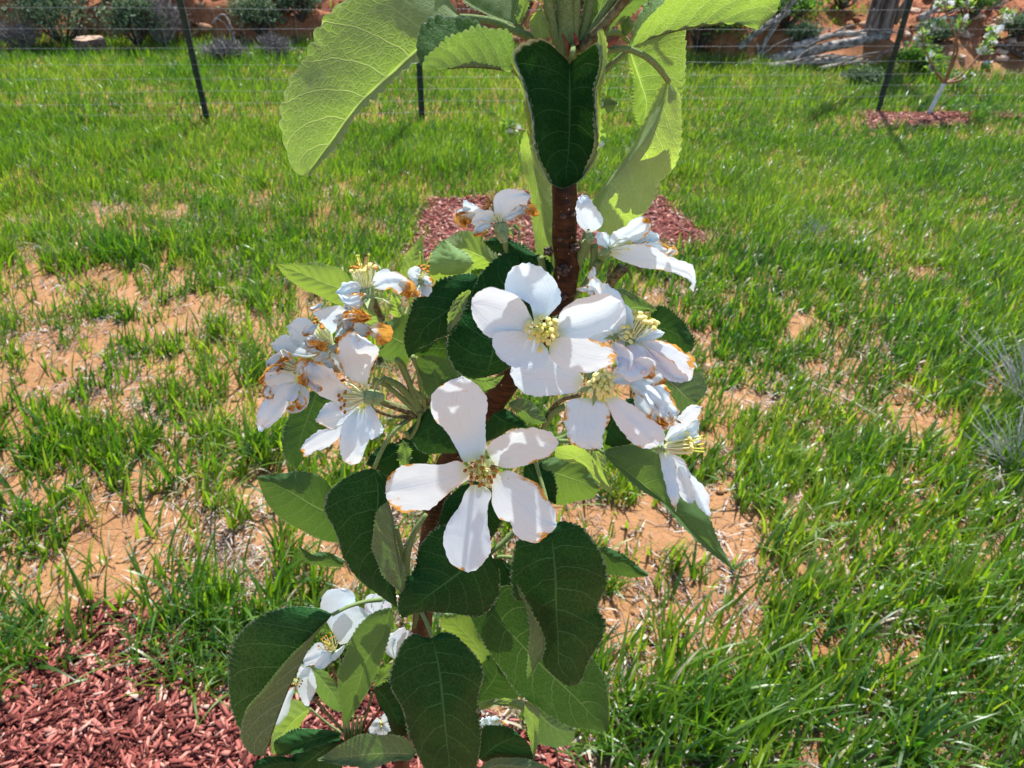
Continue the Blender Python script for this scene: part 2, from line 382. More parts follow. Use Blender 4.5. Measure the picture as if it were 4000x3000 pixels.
def inquad(p, q):
    q = np.array(q); r = np.ones(len(p), bool); s0 = None
    ar = sum(q[i][0]*q[(i+1) % 4][1]-q[(i+1) % 4][0]*q[i][1] for i in range(4))
    for i in range(4):
        a = q[i]; b = q[(i+1) % 4]; c = (b[0]-a[0])*(p[:, 1]-a[1]) - (b[1]-a[1])*(p[:, 0]-a[0]); r &= (c*np.sign(ar) > 0)
    return r

# ------------------------------------------------------------------ grass
GRASS = attr_mat('grass_blade', [(0, (.012, .052, .010)), (.45, (.055, .130, .012)), (.8, (.125, .215, .018)), (.9, (.15, .22, .05)), (.93, (.26, .20, .11)), (1, (.50, .42, .30))], .40, .6, tr=.36,
                 trstops=[(0, (.09, .32, .01)), (.5, (.30, .56, .012)), (.88, (.52, .68, .03)), (.93, (.45, .36, .15)), (1, (.5, .42, .25))])
def blades(base, H, W, th, lean, curl, rn, seg=4):
    n = len(base); k = 2*seg + 1; V = np.empty((n, k, 3))
    hd = np.stack([np.cos(th), np.sin(th), np.zeros(n)], 1); ph = th + np.pi/2 + rs.normal(0, .5, n)
    sv = np.stack([np.cos(ph), np.sin(ph), np.zeros(n)], 1)
    for i in range(seg + 1):
        t = i / seg; ang = lean + curl * t
        hx = H * t * np.sin(np.clip(ang, 0, 2.2)); hz = H * t * np.cos(np.clip(ang, 0, 1.75))
        c = base + hd*hx[:, None]; c[:, 2] += hz
        w = W * ((1 - t)**.6) * (.55 + .9*min(t*2.2, .5)) if i < seg else None
        tw = t * rs.normal(0, .0, n)
        if i < seg: V[:, 2*i] = c - sv*w[:, None]/2; V[:, 2*i+1] = c + sv*w[:, None]/2
        else: V[:, 2*seg] = c
    f = []
    for i in range(seg - 1): f += [(2*i, 2*i+1, 2*i+3), (2*i, 2*i+3, 2*i+2)]
    f.append((2*seg-2, 2*seg-1, 2*seg))
    Fc = (np.array(f)[None] + (np.arange(n)*k)[:, None, None]).reshape(-1, 3)
    return V.reshape(-1, 3), Fc, np.repeat(rn, k)
def cover(x, y):       # how much of the ground the grass hides, 0..1
    n = .20*vn(x, y, 3.2, 21) + .34*vn(x, y, 9, 22) + .46*vn(x, y, 22, 23)
    b = .005 + .10*sstep(1.9, 3.2, y) + .2*sstep(3.0, 4.4, y)
    b = b + .07*sstep(.55, 1.2, x)*(1-sstep(2.5, 3.5, y)) + .22*(1-sstep(.93, 1.10, y))*sstep(.15, .32, x)
    b = b - .02*sstep(.2, -1.2, x)*sstep(1.2, 1.9, y)*(1-sstep(2.2, 3.2, y)) - .12*np.exp(-((x-.40)**2+(y-1.28)**2)/.03) - .07*np.exp(-((x+.30)**2+(y-1.5)**2)/.10)
    b = b + .2*np.exp(-((x+.24)**2+(y-1.06)**2)/.010)
    return np.clip((n + b - .49) / .10, .09, 1)
GV = []; GF = []; GA = []; off = 0
def scatter(n, ylo, yhi, per, hm, hs, wm, spread, seg, back=False, dens=None):
    global off
    y = ylo + (yhi-ylo)*rs.rand(n) ** .8; x = (rs.rand(n)*2-1)*(.82*np.hypot(y, CAMH) + .45)
    keep = rs.rand(n) < (cover(x, y) if dens is None else dens(x, y))
    p = np.stack([x, y], 1)
    for q, pr in ((NEARBED, .996), (MIDBED, .985), (FARBED, .95)): keep &= ~(inquad(p, q) & (rs.rand(n) < pr))
    keep &= (y < bankline(x) + .05) if not back else True
    x = x[keep]; y = y[keep]; m_ = len(x)
    vig = .65 + .7*vn(x, y, 2.5, 31)
    X_ = np.repeat(x, per) + rs.normal(0, spread, m_*per); Y_ = np.repeat(y, per) + rs.normal(0, spread, m_*per); vg = np.repeat(vig, per)
    nb = m_*per; base = np.stack([X_, Y_, tz(X_, Y_) - .003], 1)
    H = np.clip(hm*vg*(1 + hs*rs.normal(0, 1, nb)), .015, .3); W = wm*(.6 + .7*rs.rand(nb))
    th = np.where(rs.rand(nb) < .5, rs.normal(.4, .7, nb), rs.rand(nb)*2*np.pi)
    lean = np.abs(rs.normal(.12, .18, nb)); curl = np.abs(rs.normal(.22, .30, nb))
    tone = np.repeat(.02 + .42*vn(x, y, 1.3, 41) + .36*vn(x, y, 6, 42) + rs.normal(0, .11, m_), per) + rs.normal(0, .17, nb)
    tone = np.clip(tone, 0, .86); dry = rs.rand(nb) < np.repeat((.04 + .2*sstep(.5, .8, vn(x, y, 3.5, 55)))*(1-.65*sstep(2.6, 3.6, y)), per); tone = np.where(dry, .93 + .07*rs.rand(nb), tone); H = np.where(dry, H*.65, H); curl = np.where(dry, curl+.6, curl)
    V, Fc, A = blades(base, H, W, th, lean, curl, tone, seg)
    GV.append(V); GF.append(Fc + off); GA.append(A); off += len(V)
scatter(7800, .60, 1.7, 5, .095, .4, .0096, .011, 6)
scatter(12500, 1.5, 3.0, 6, .080, .4, .0082, .015, 4)
scatter(24000, 2.7, 4.6, 6, .070, .35, .0060, .022, 3)
scatter(31000, 4.3, 7.0, 5, .070, .35, .0072, .03, 3)
# low background growth of finer, shorter blades
scatter(9000, .65, 3.2, 3, .030, .5, .003, .02, 3)
# green sod on top of the bank
def bankd(x, y): return np.clip((.4*vn(x, y, .8, 61)+.6*vn(x, y, 2.6, 62) - .42 + .28*np.exp(-((x-2.3)/.85)**2) + .20*sstep(.6, 1.0, y-bankline(x))*(x < 1) - .16*sstep(3.1, 3.8, x) - .3*(1-sstep(.25, .6, y-bankline(x)))) / .1, 0, 1)
scatter(30000, 6.9, 13, 5, .07, .35, .009, .04, 3, back=True, dens=bankd)
def patch(poly, n, per, hm, wm):
    global off
    q = np.array([g2(a, b) for a, b in poly]); c = quadpts(q, n); x = np.repeat(c[:, 0], per) + rs.normal(0, .010, n*per); y = np.repeat(c[:, 1], per) + rs.normal(0, .010, n*per); nb = n*per
    th = np.where(rs.rand(nb) < .5, rs.normal(.6, .9, nb), rs.rand(nb)*6.28)
    V, Fc, A = blades(np.stack([x, y, tz(x, y)-.002], 1), hm*(.5+.8*rs.rand(nb)), wm*(.6+.7*rs.rand(nb)), th, np.abs(rs.normal(.2, .25, nb)), np.abs(rs.normal(.4, .45, nb)), np.clip(np.repeat(.1+.55*rs.rand(n), per)+rs.normal(0, .1, nb), 0, .86), 6)
    GV.append(V); GF.append(Fc + off); GA.append(A); off += len(V)
patch([(540, 2440), (1250, 2340), (1350, 2760), (620, 2700)], 150, 6, .095, .0078)
patch([(-60, 2420), (380, 2400), (330, 2700), (-80, 2850)], 34, 6, .10, .008)
patch([(2330, 2700), (4000, 2600), (4050, 3050), (2300, 3050)], 90, 5, .11, .009)
patch([(380, 2480), (650, 2440), (700, 2650), (400, 2760)], 8, 4, .08, .006)
go = mk('grass', np.concatenate(GV), np.concatenate(GF), GRASS, origin=(0, 0, 0), attr=np.concatenate(GA), smooth=True)
tag(go, 'short green pasture grass with bare soil between the tufts', 'grass', kind='stuff')
print('grass tris', sum(len(f) for f in GF))
# dry litter
LIT = attr_mat('dry_litter', [(0, (.05, .032, .028)), (.5, (.20, .145, .12)), (1, (.52, .46, .40))], .9, .1)
n = 46000; y = .65 + 5.5*rs.rand(n)**1.5; x = (rs.rand(n)*2-1)*(.8*np.hypot(y, CAMH)+.4)
w_ = vn(x, y, 5, 71); kp = (rs.rand(n) < sstep(.35, .7, w_)+.12) & ~inquad(np.stack([x, y], 1), NEARBED) & ~inquad(np.stack([x, y], 1), MIDBED); x = x[kp]; y = y[kp]; n = len(x)
nt_ = 130000; y2 = .65 + 3.6*rs.rand(nt_)**1.3; x2 = (rs.rand(nt_)*2-1)*(.8*np.hypot(y2, CAMH)+.4); k2 = (rs.rand(nt_) < .9*sstep(.48, .68, .5*vn(x2, y2, 4.5, 81)+.5*vn(x2, y2, 13, 82))) & ~inquad(np.stack([x2, y2], 1), NEARBED) & ~inquad(np.stack([x2, y2], 1), MIDBED); x = np.r_[x, x2[k2]]; y = np.r_[y, y2[k2]]; n = len(x)
V, Fc, A = blades(np.stack([x, y, tz(x, y)+.002+.012*rs.rand(n)], 1), .012+.05*rs.rand(n)**2, .0025+.0025*rs.rand(n), rs.rand(n)*6.28, 1.35+.2*rs.rand(n), rs.normal(0, .15, n), rs.rand(n), 3)
tag(mk('dry_litter', V, Fc, LIT, origin=(0, 0, 0), attr=A), 'dry straw and dead weed bits lying on the orange soil', 'litter', kind='stuff')

n = 9000; y = .7 + 12*rs.rand(n)**1.3; x = (rs.rand(n)*2-1)*(.8*np.hypot(y, CAMH)+.4); bk = y > bankline(x); kp = (rs.rand(n) < np.where(bk, 1., .28)) & ~inquad(np.stack([x, y], 1), NEARBED) & ~inquad(np.stack([x, y], 1), MIDBED); x = x[kp]; y = y[kp]; bk = bk[kp]; n = len(x)
sz = np.where(bk, .012 + .06*rs.rand(n)**3, .003 + .010*rs.rand(n)**2)
oc = np.array([(1, 0, 0), (0, 1, 0), (-1, 0, 0), (0, -1, 0), (0, 0, .8), (0, 0, -.8), (.6, .6, .5), (-.6, .6, .5), (-.6, -.6, .5), (.6, -.6, .5)])
V = oc[None]*sz[:, None, None]*(.65+.7*rs.rand(n, 10, 3)) + np.stack([x, y, tz(x, y)+sz*.15], 1)[:, None]
f = np.array([(0, 6, 9), (6, 0, 1), (6, 1, 7), (7, 1, 2), (7, 2, 8), (8, 2, 3), (8, 3, 9), (9, 3, 0), (6, 7, 4), (7, 8, 4), (8, 9, 4), (9, 6, 4), (0, 5, 1), (1, 5, 2), (2, 5, 3), (3, 5, 0)])
CLOD = attr_mat('soil_clod', [(0, (.12, .045, .02)), (.5, (.26, .12, .06)), (1, (.46, .28, .17))], .95, .1, nscale=60, bumpd=.004)
tag(mk('soil_clods', V.reshape(-1, 3), (f[None]+(np.arange(n)*10)[:, None, None]).reshape(-1, 3), CLOD, origin=(0, 0, 0), smooth=False, attr=np.repeat(rs.rand(n), 10)), 'loose clods and gravel of red earth on the bank and the bare soil', 'soil clods', kind='stuff')
# ------------------------------------------------------------------ far things
GAL = simple('grey_wire', (.20, .21, .21), (.34, .35, .35), 60, .5, .5)
POST = simple('green_steel_post', (.010, .022, .014), (.022, .038, .025), 40, .5, .4)
fpos = G(812, 478); fr_ = G(3425, 446); fx0 = fpos.x
def fy(x): return fpos.y + (fr_.y - fpos.y) * (x - fpos.x) / (fr_.x - fpos.x)
fence = empty('wire_fence', (0, fy(0), 0)); tag(fence, 'wire mesh fence on thin dark steel posts crossing the grass behind the tree', 'fence')
sp_ = (fr_.x - fx0) / 3
pxs = [fx0 + sp_*k for k in range(-3, 8)]; pxs[4] = G(1651, 462).x
for k, x in enumerate(pxs):
    y = fy(x); z0 = float(tz(x, y)); ln = random.uniform(-.02, .02)
    a = MB()
    # T section post: flange and web
    for (w, d, ox, oy) in ((.018, .004, 0, 0), (.004, .017, 0, .0105)):
        V = [(x + ox + sx*w + (ln if sz else 0), y + oy + sy*d, z0 + (1.5 if sz else -.05)) for sz in (0, 1) for sx, sy in ((-1, -1), (1, -1), (1, 1), (-1, 1))]
        a.add(V, [(0, 3, 2, 1), (4, 5, 6, 7), (0, 1, 5, 4), (1, 2, 6, 5), (2, 3, 7, 6), (3, 0, 4, 7)])
    for j in range(22): # studs
        zz = z0 + .12 + j*.06; V = [(x-.004+sx*.004, y-.007+sy*.004, zz+sz*.007) for sz in (-1, 1) for sx, sy in ((-1, -1), (1, -1), (1, 1), (-1, 1))]
        a.add(V, [(0, 3, 2, 1), (4, 5, 6, 7), (0, 1, 5, 4), (1, 2, 6, 5), (2, 3, 7, 6), (3, 0, 4, 7)])
    a.build('fence_post', POST, fence, origin=(x, y, z0), smooth=False)
for z in (.05, .12, .19, .26, .34, .43, .53, .64, .76, .89, 1.03, 1.18):
    pts = []
    for i in range(len(pxs)-1):
        for t in (0, .5): x = pxs[i]*(1-t)+pxs[i+1]*t; pts.append((x, fy(x)-.012, z + (random.uniform(-.008, .004) if t else 0)))
    tube('wire', pts, .0009, GAL, fence, n=5, steps=90)
a = MB(); x = pxs[0]
while x < pxs[-1]:
    a.tube([(x, fy(x)-.013, .05), (x+random.uniform(-.004, .004), fy(x)-.013, .6), (x, fy(x)-.013, 1.18)], .0006, n=3, steps=4); x += .15
tag(a.build('stay_wires', GAL, fence), kind='stuff')

def leafcloud(c, rad, n, size, flat=.5, clump=14, seed=0, top=True):
    r = np.random.RandomState(seed); k = r.normal(0, 1, (clump, 3)); k /= np.linalg.norm(k, axis=1)[:, None]; k *= (.35+.5*r.rand(clump, 1)); k[:, 2] = np.abs(k[:, 2]) if top else k[:, 2]
    p = k[r.randint(0, clump, n)] + r.normal(0, .2, (n, 3)); p = p*np.array(rad) + np.array(c)
    d = r.normal(0, 1, (n, 3)); d[:, 2] = np.abs(d[:, 2])*1.2; d /= np.linalg.norm(d, axis=1)[:, None]
    s = np.cross(d, r.normal(0, 1, (n, 3))); s /= np.linalg.norm(s, axis=1)[:, None]; L = size*(.6+.8*r.rand(n, 1)); w = L*flat
    V = np.stack([p, p + d*L*.5 - s*w*.5, p + d*L, p + d*L*.5 + s*w*.5], 1).reshape(-1, 3)
    return V, np.arange(n*4).reshape(n, 4), np.repeat(np.clip(r.rand(n)*.5 + .5*(p[:, 2]-c[2])/rad[2]*0 + .25*r.rand(n), 0, 1), 4)
SAGE = attr_mat('sage_foliage', [(0, (.05, .09, .045)), (.5, (.14, .21, .11)), (1, (.32, .40, .24))], .8, .2, tr=.2, trstops=[(0, (.1, .16, .06)), (1, (.3, .4, .2))])
GREY = attr_mat('dead_twigs', [(0, (.08, .07, .065)), (.5, (.22, .20, .19)), (1, (.45, .42, .40))], .9, .1)
BUSH = attr_mat('bush_foliage', [(0, (.025, .08, .015)), (.5, (.06, .15, .025)), (1, (.14, .25, .06))], .6, .3, tr=.35, trstops=[(0, (.1, .3, .02)), (1, (.3, .5, .06))])
WOOD = simple('weathered_wood', (.10, .085, .075), (.42, .38, .34), 22, .9, .1, .01, lo=.3, hi=.7)
DARKW = simple('shrub_stem', (.04, .03, .022), (.14, .11, .09), 60, .9, .1)
def shrub(px, py, rpx, hpx, kind, label, cat='shrub', group='sagebrush along the foot of the bank', seed=1, dy=0, n=1700):
    d = ray(px, py); x = d.x/d.y; y = None
    # march the ray onto the terrain
    t = .5
    while t < 40:
        q = CAM + d*t
        if q.z <= tz(q.x, q.y): break
        t += .02
    q = CAM + d*t; s = (q-CAM).dot(fw)/F; r_ = rpx*s*1.1; h = hpx*s*1.25; z0 = float(tz(q.x, q.y+r_*.5))
    c0 = Vector((q.x, q.y + r_*.5, z0)); o = empty('sagebrush' if kind != 'bush' else 'green_shrub', c0); tag(o, label, cat, group)
    M = {'sage': SAGE, 'grey': GREY, 'bush': BUSH}[kind]
    V, Fc, A = leafcloud((c0.x, c0.y, c0.z + h*.42), (r_, r_*.7, h*.55), n, {'sage': .035, 'grey': .07, 'bush': .035}[kind], {'sage': .45, 'grey': .06, 'bush': .5}[kind], 22, seed)
    mk('foliage' if kind != 'grey' else 'twig_mass', V, Fc, M, o, origin=c0, smooth=False, attr=A)['kind'] = 'stuff'
    random.seed(seed); mb = MB()
    for i in range(14):
        a = random.uniform(0, 6.28); e = random.uniform(.3, 1); tp = c0 + Vector((math.cos(a)*r_*e*.85, math.sin(a)*r_*.6*e, h*random.uniform(.45, .9)))
        mb.tube([c0, c0.lerp(tp, .5) + Vector((0, 0, -.03)), tp], [.012, .008, .003], n=5, steps=6)
    mb.build('stems', DARKW if kind != 'grey' else WOOD, o, origin=c0)
    return o
shrub(210, 205, 175, 215, 'sage', 'large blue-green sagebrush at top left above the pale cut stump', seed=2, n=3600)
shrub(60, 215, 90, 75, 'grey', 'dead pale twiggy bush at the left edge under the large sagebrush', seed=3, group='dead twiggy shrubs', n=1500)
shrub(520, 205, 110, 150, 'sage', 'grey-green sagebrush on the red bank between stump and left fence post', seed=4, n=2300)
shrub(630, 200, 95, 160, 'grey', 'dead grey bush in front of the red bank just left of the left fence post', seed=5, group='dead twiggy shrubs', n=1700)
shrub(860, 255, 95, 60, 'grey', 'low heap of pale dead brush just right of the left fence post', seed=6, group='dead twiggy shrubs', n=1300)
shrub(1070, 240, 70, 60, 'grey', 'small pale dead brush beside the large top left leaf', seed=7, group='dead twiggy shrubs', n=900)
shrub(1010, 190, 95, 110, 'sage', 'sagebrush right of the left fence post against the bank', seed=8, n=1700)
shrub(1180, 170, 90, 110, 'sage', 'sagebrush half behind the large top left leaf', seed=9, n=1500)
shrub(2740, 250, 190, 230, 'bush', 'dark green bush behind the right-hand leaves and dead limbs', seed=10, group='green bushes behind the fence', n=3600)
shrub(3080, 130, 110, 100, 'bush', 'green bush up the bank above the dead log pile', seed=11, group='green bushes behind the fence', n=1800)
shrub(3130, 215, 60, 60, 'sage', 'small grey-green sagebrush growing between the dead logs', seed=12, n=900)
shrub(3290, 80, 80, 70, 'sage', 'sagebrush left of the old grey tree trunk', seed=13, n=1000)
shrub(3600, 310, 90, 95, 'bush', 'olive bush behind the fence left of the white sapling trunk', seed=14, group='green bushes behind the fence', n=1500)
shrub(3380, 350, 75, 50, 'sage', 'low blue-green sagebrush in the grass beside the right fence post', seed=15, n=1000)
shrub(3790, 130, 90, 100, 'bush', 'bush on the stony slope behind the blossoming sapling', seed=16, group='green bushes behind the fence', n=1300)
shrub(2350, 110, 130, 200, 'grey', 'grey dead brush behind the top of the tree shoot', seed=17, group='dead twiggy shrubs', n=2200)
shrub(1900, 60, 130, 150, 'sage', 'sagebrush behind the stalks at the top of the tree', seed=18, n=1800)

for k, (a, b, rx, hy, kd, lb) in enumerate([(1080, 60, 120, 120, 'sage', 'sagebrush higher up the bank above the left fence post'), (420, 60, 110, 90, 'bush', 'green bush on top of the bank between the two left sagebrushes'), (700, 60, 120, 80, 'bush', 'green bush on top of the bank just left of the left fence post'),
        (90, 90, 120, 80, 'bush', 'green bush above the large sagebrush in the top left corner'), (1180, 90, 90, 90, 'grey', 'dead brush on the bank behind the tip leaves at upper left'), (2820, 120, 130, 110, 'bush', 'bush above the crooked dead limbs'), (3150, 60, 110, 70, 'grey', 'dead brush high on the bank left of the old trunk'),
        (3900, 60, 120, 90, 'grey', 'dead brush at the top right corner'), (3660, 200, 80, 60, 'sage', 'sagebrush on the stony slope behind the sapling branches'), (2240, 60, 120, 90, 'bush', 'bush behind the top of the shoot, right of the sagebrush'), (3980, 200, 90, 80, 'sage', 'sagebrush on the slope at the right edge')]):
    shrub(a, b, rx, hy, kd, lb, seed=40+k, n=1500, group={'sage': 'sagebrush along the foot of the bank', 'bush': 'green bushes behind the fence', 'grey': 'dead twiggy shrubs'}[kd])
def hit(px, py):
    d = ray(px, py); t = .5
    while t < 60:
        q = CAM + d*t
        if q.z <= tz(q.x, q.y): return q
        t += .01
    return q
# stump
q = hit(335, 215); st = empty('tree_stump', q); tag(st, 'pale sawn stump at the edge of the grass below the big sagebrush', 'stump')
mb = MB(); rr = [.115 + random.uniform(-.02, .02) for _ in range(16)]
V = [(q.x + rr[j]*s*math.cos(j*.3927), q.y + .1 + rr[j]*s*.8*math.sin(j*.3927), q.z + z) for z, s in ((-.05, 1.1), (.05, 1.0), (.10, .98)) for j in range(16)]
mb.add(V, [(i*16+j, i*16+(j+1) % 16, (i+1)*16+(j+1) % 16, (i+1)*16+j) for i in range(2) for j in range(16)])
mb.build('trunk', simple('stump_bark', (.10, .06, .05), (.24, .16, .13), 30, .9, .1, .01), st, origin=q)
V = [(q.x + rr[j]*.985*math.cos(j*.3927), q.y + .1 + rr[j]*.79*math.sin(j*.3927), q.z + .102 + random.uniform(-.004, .004)) for j in range(16)]
mk('sawn_face', V, [tuple(range(16))], simple('sawn_wood', (.30, .19, .13), (.46, .33, .24), 40, .85, .1), st, origin=q, smooth=False)
# old trunk behind the fence
q = hit(3440, 150); tr = empty('old_tree', q); tag(tr, 'old grey furrowed tree trunk standing on the bank behind the right fence post', 'tree')
def oldbark():
    m, nt = mat('old_bark'); g = N(nt); pos = g.pos(); mp = g.n('ShaderNodeMapping'); g.l(pos, mp.inputs[0]); mp.inputs['Scale'].default_value = (22, 22, 2.2)
    n1 = g.noise(mp.outputs[0], 1.6, 5, .7); c = g.mix(g.ramp(n1, .35, .65), (.05, .035, .028), (.30, .24, .20)); g.out(g.pbsdf(c, .9, .1, g.bump(n1, .03))); return m
OB = oldbark()
tube('trunk', [q+Vector((0, .1, -.1)), q+Vector((0, .1, .35)), q+Vector((.04, .12, 1.0)), q+Vector((.12, .15, 2.2))], [.115, .088, .08, .07], OB, tr, n=14, jit=.05)
tube('limb', [q+Vector((.1, .08, .1)), q+Vector((.24, .05, .5)), q+Vector((.42, .0, 1.1)), q+Vector((.6, 0, 1.9))], [.035, .03, .028, .02], OB, tr, n=9, jit=.05)
tube('limb', [q+Vector((.08, .12, 1.6)), q+Vector((-.35, .15, 2.2)), q+Vector((-.7, .2, 2.9))], [.09, .06, .03], OB, tr, n=9, jit=.05)
# dead logs and limbs
def limb(pts, r0_, r1_, label, name='dead_limb', nb=3, mt=WOOD):
    P3 = [hit(a, b) + Vector((0, 0, z)) for a, b, z in pts]
    e = empty(name, P3[0]); tag(e, label, 'dead wood', 'dead grey wood lying behind the fence')
    tube('log' if r0_ > .03 else 'branch', P3, [r0_, (r0_+r1_)/2, r1_], mt, e, n=8, steps=14, jit=.12)
    for i in range(nb):
        t = random.uniform(.2, .9); k = min(int(t*(len(P3)-1)), len(P3)-2); b = P3[k].lerp(P3[k+1], t*(len(P3)-1)-k)
        dr = (P3[-1]-P3[0]).normalized() * random.uniform(.1, .3) + Vector((random.uniform(-.2, .2), random.uniform(-.2, .1), random.uniform(0, .22)))
        tube('twig', [b, b + dr*.5 + Vector((0, 0, .03)), b + dr], [r0_*.4, r0_*.25, r0_*.1], mt, e, n=5, steps=6, jit=.1)
limb([(3010, 262, .05), (3180, 235, .08), (3420, 205, .12)], .045, .035, 'long pale fallen log in front of the old trunk, uppermost of the pile')
limb([(2990, 280, .03), (3150, 270, .05), (3330, 255, .05)], .035, .025, 'pale split log lying lowest in the pile behind the fence')
limb([(3080, 250, .13), (3280, 215, .16), (3460, 200, .1)], .03, .02, 'thin grey log leaning across the top of the pile')
limb([(2890, 262, .02), (3000, 255, .06), (3120, 240, .05)], .02, .01, 'grey brushy branch at the left end of the log pile', nb=6)
limb([(3200, 280, .02), (3330, 270, .04), (3400, 280, .03)], .022, .012, 'short dead branch at the right foot of the log pile', nb=5)
limb([(2880, 215, .05), (2960, 190, .15), (3060, 160, .22)], .03, .02, 'crooked pale dead limb standing out of the dark green bush', nb=5)
limb([(2960, 240, .02), (2990, 200, .12), (3060, 150, .28)], .022, .012, 'second crooked dead limb, lower and thinner, beside the dark green bush', nb=4)
limb([(3580, 100, .05), (3660, 70, .1), (3720, 45, .12)], .03, .022, 'short pale log on the stony slope right of the right fence post', nb=3)
limb([(3570, 120, .02), (3650, 110, .06), (3750, 90, .05)], .018, .01, 'thin dead branch just under the short log on the slope', nb=4)
limb([(3880, 190, .03), (3930, 220, .06), (3990, 250, .05)], .03, .02, 'dark fallen branch at the right edge above the grass', nb=4, mt=DARKW)
limb([(830, 90, .0), (880, 120, .12), (930, 190, .02)], .014, .008, 'slender dead stick propped on the bank right of the left fence post', nb=2)
# stones on the right slope
STONE = simple('pale_stone', (.34, .22, .15), (.55, .42, .32), 14, .9, .1, .01)
for i in range(46):
    a, b = random.uniform(3500, 4080), random.uniform(15, 235)
    q = hit(a, b); r_ = random.uniform(.02, .055); mb = MB(); mb.ball((q.x, q.y, q.z + r_*.25), r_, 7, 5, (1.2, .9, .6), Matrix.Rotation(random.uniform(0, 3), 3, 'Z'))
    mb.V = [tuple(Vector(v) + mnoise.noise_vector(Vector(v)*30+Vector((i, 0, 0)))*r_*.4) for v in mb.V]
    tag(mb.build('stone', STONE, smooth=False, origin=q), 'small tan stone among others on the bare slope behind the sapling', 'stone', 'stones on the bare slope')

# saplings
WHITE = simple('painted_bark', (.50, .52, .56), (.66, .68, .72), 50, .7, .2)
TWIG = simple('sapling_twig', (.20, .09, .045), (.34, .17, .09), 60, .6, .3)
BLO = attr_mat('blossom_cluster', [(0, (.6, .62, .6)), (1, (.85, .85, .85))], .7, .2, tr=.3, trstops=[(0, (.7, .7, .7)), (1, (.9, .9, .9))])
YLF = attr_mat('young_leaves', [(0, (.07, .16, .03)), (1, (.25, .36, .10))], .5, .3, tr=.4, trstops=[(0, (.25, .5, .03)), (1, (.5, .65, .1))])
base = G(3622, 452); s_ = 1/F*(base-CAM).dot(fw)
def Q(px, py, dy=0): d = ray(px, py); return CAM + d*((base.y + dy)/d.y)
sap = empty('sapling', base); tag(sap, 'young fruit sapling with whitewashed trunk and blossom, in the far red mulch bed', 'tree', 'saplings in mulch beds')
tube('trunk', [base+Vector((0, 0, -.02)), Q(3655, 390), Q(3690, 325)], [.015, .013, .012], WHITE, sap, n=10)
brs = [[(3690, 325), (3650, 270), (3610, 180), (3600, 100)], [(3690, 325), (3720, 230), (3745, 130), (3775, 20), (3790, -80)], [(3690, 325), (3745, 300), (3830, 210), (3900, 120), (3945, 40)], [(3690, 325), (3760, 310), (3800, 260)], [(3700, 300), (3740, 200), (3700, 60), (3680, -20)]]
for i, b in enumerate(brs):
    pts = [Q(a, c, (i % 3-1)*.05*k) for k, (a, c) in enumerate(b)]
    tube('branch', pts, [.010, .007, .004, .003][:max(2, len(pts))], TWIG, sap, n=6)
for i, (a, c, w) in enumerate([(3610, 150, 34), (3640, 225, 22), (3665, 95, 26), (3690, 20, 30), (3760, 90, 24), (3790, 15, 26), (3840, 200, 26), (3880, 130, 30), (3930, 65, 32), (3780, 300, 18), (3640, 270, 16), (3870, 170, 20), (3850, 260, 16), (3600, 180, 20)]):
    c_ = Q(a, c, random.uniform(-.08, .08)); r_ = w*s_
    V, Fc, A = leafcloud(c_, (r_, r_, r_), 34, .036, .5, 6, 100+i, False); mk('leaf_cluster', V, Fc, YLF, sap, origin=c_, smooth=False, attr=A)
    V, Fc, A = leafcloud(c_, (r_*.8, r_*.8, r_*.8), 30 if i in (3, 2, 8, 0, 7, 6) else 10, .032, .95, 4, 200+i, False); mk('blossom_cluster', V, Fc, BLO, sap, origin=c_, smooth=False, attr=A)
# the sapling hidden behind the tree, in the middle bed
b2 = Vector(((MIDBED[0][0]+MIDBED[2][0])/2, (MIDBED[0][1]+MIDBED[2][1])/2, 0)); base = b2
sp2 = empty('sapling', b2); tag(sp2, 'leafy sapling mostly hidden behind the flowering apple tree, in the square mulch bed', 'tree', 'saplings in mulch beds')
tube('trunk', [b2, b2+Vector((.0, 0, .35))], [.014, .011], WHITE, sp2, n=8)
for i, (a, c) in enumerate([(2170, 560), (2190, 640), (2330, 560), (2000, 500), (2220, 460)]):
    k_ = Q(a, c); tube('branch', [b2+Vector((0, 0, .33)), (b2+Vector((0, 0, .33))).lerp(k_, .55)+Vector((0, 0, .03)), k_], [.007, .005, .002], TWIG, sp2, n=5)
    V, Fc, A = leafcloud(k_, (.04, .04, .04), 60, .03, .5, 6, 300+i, False); mk('leaf_cluster', V, Fc, YLF, sp2, origin=k_, smooth=False, attr=A)
    V, Fc, A = leafcloud(k_, (.03, .03, .03), 14, .022, .9, 6, 400+i, False); mk('blossom_cluster', V, Fc, BLO, sp2, origin=k_, smooth=False, attr=A)

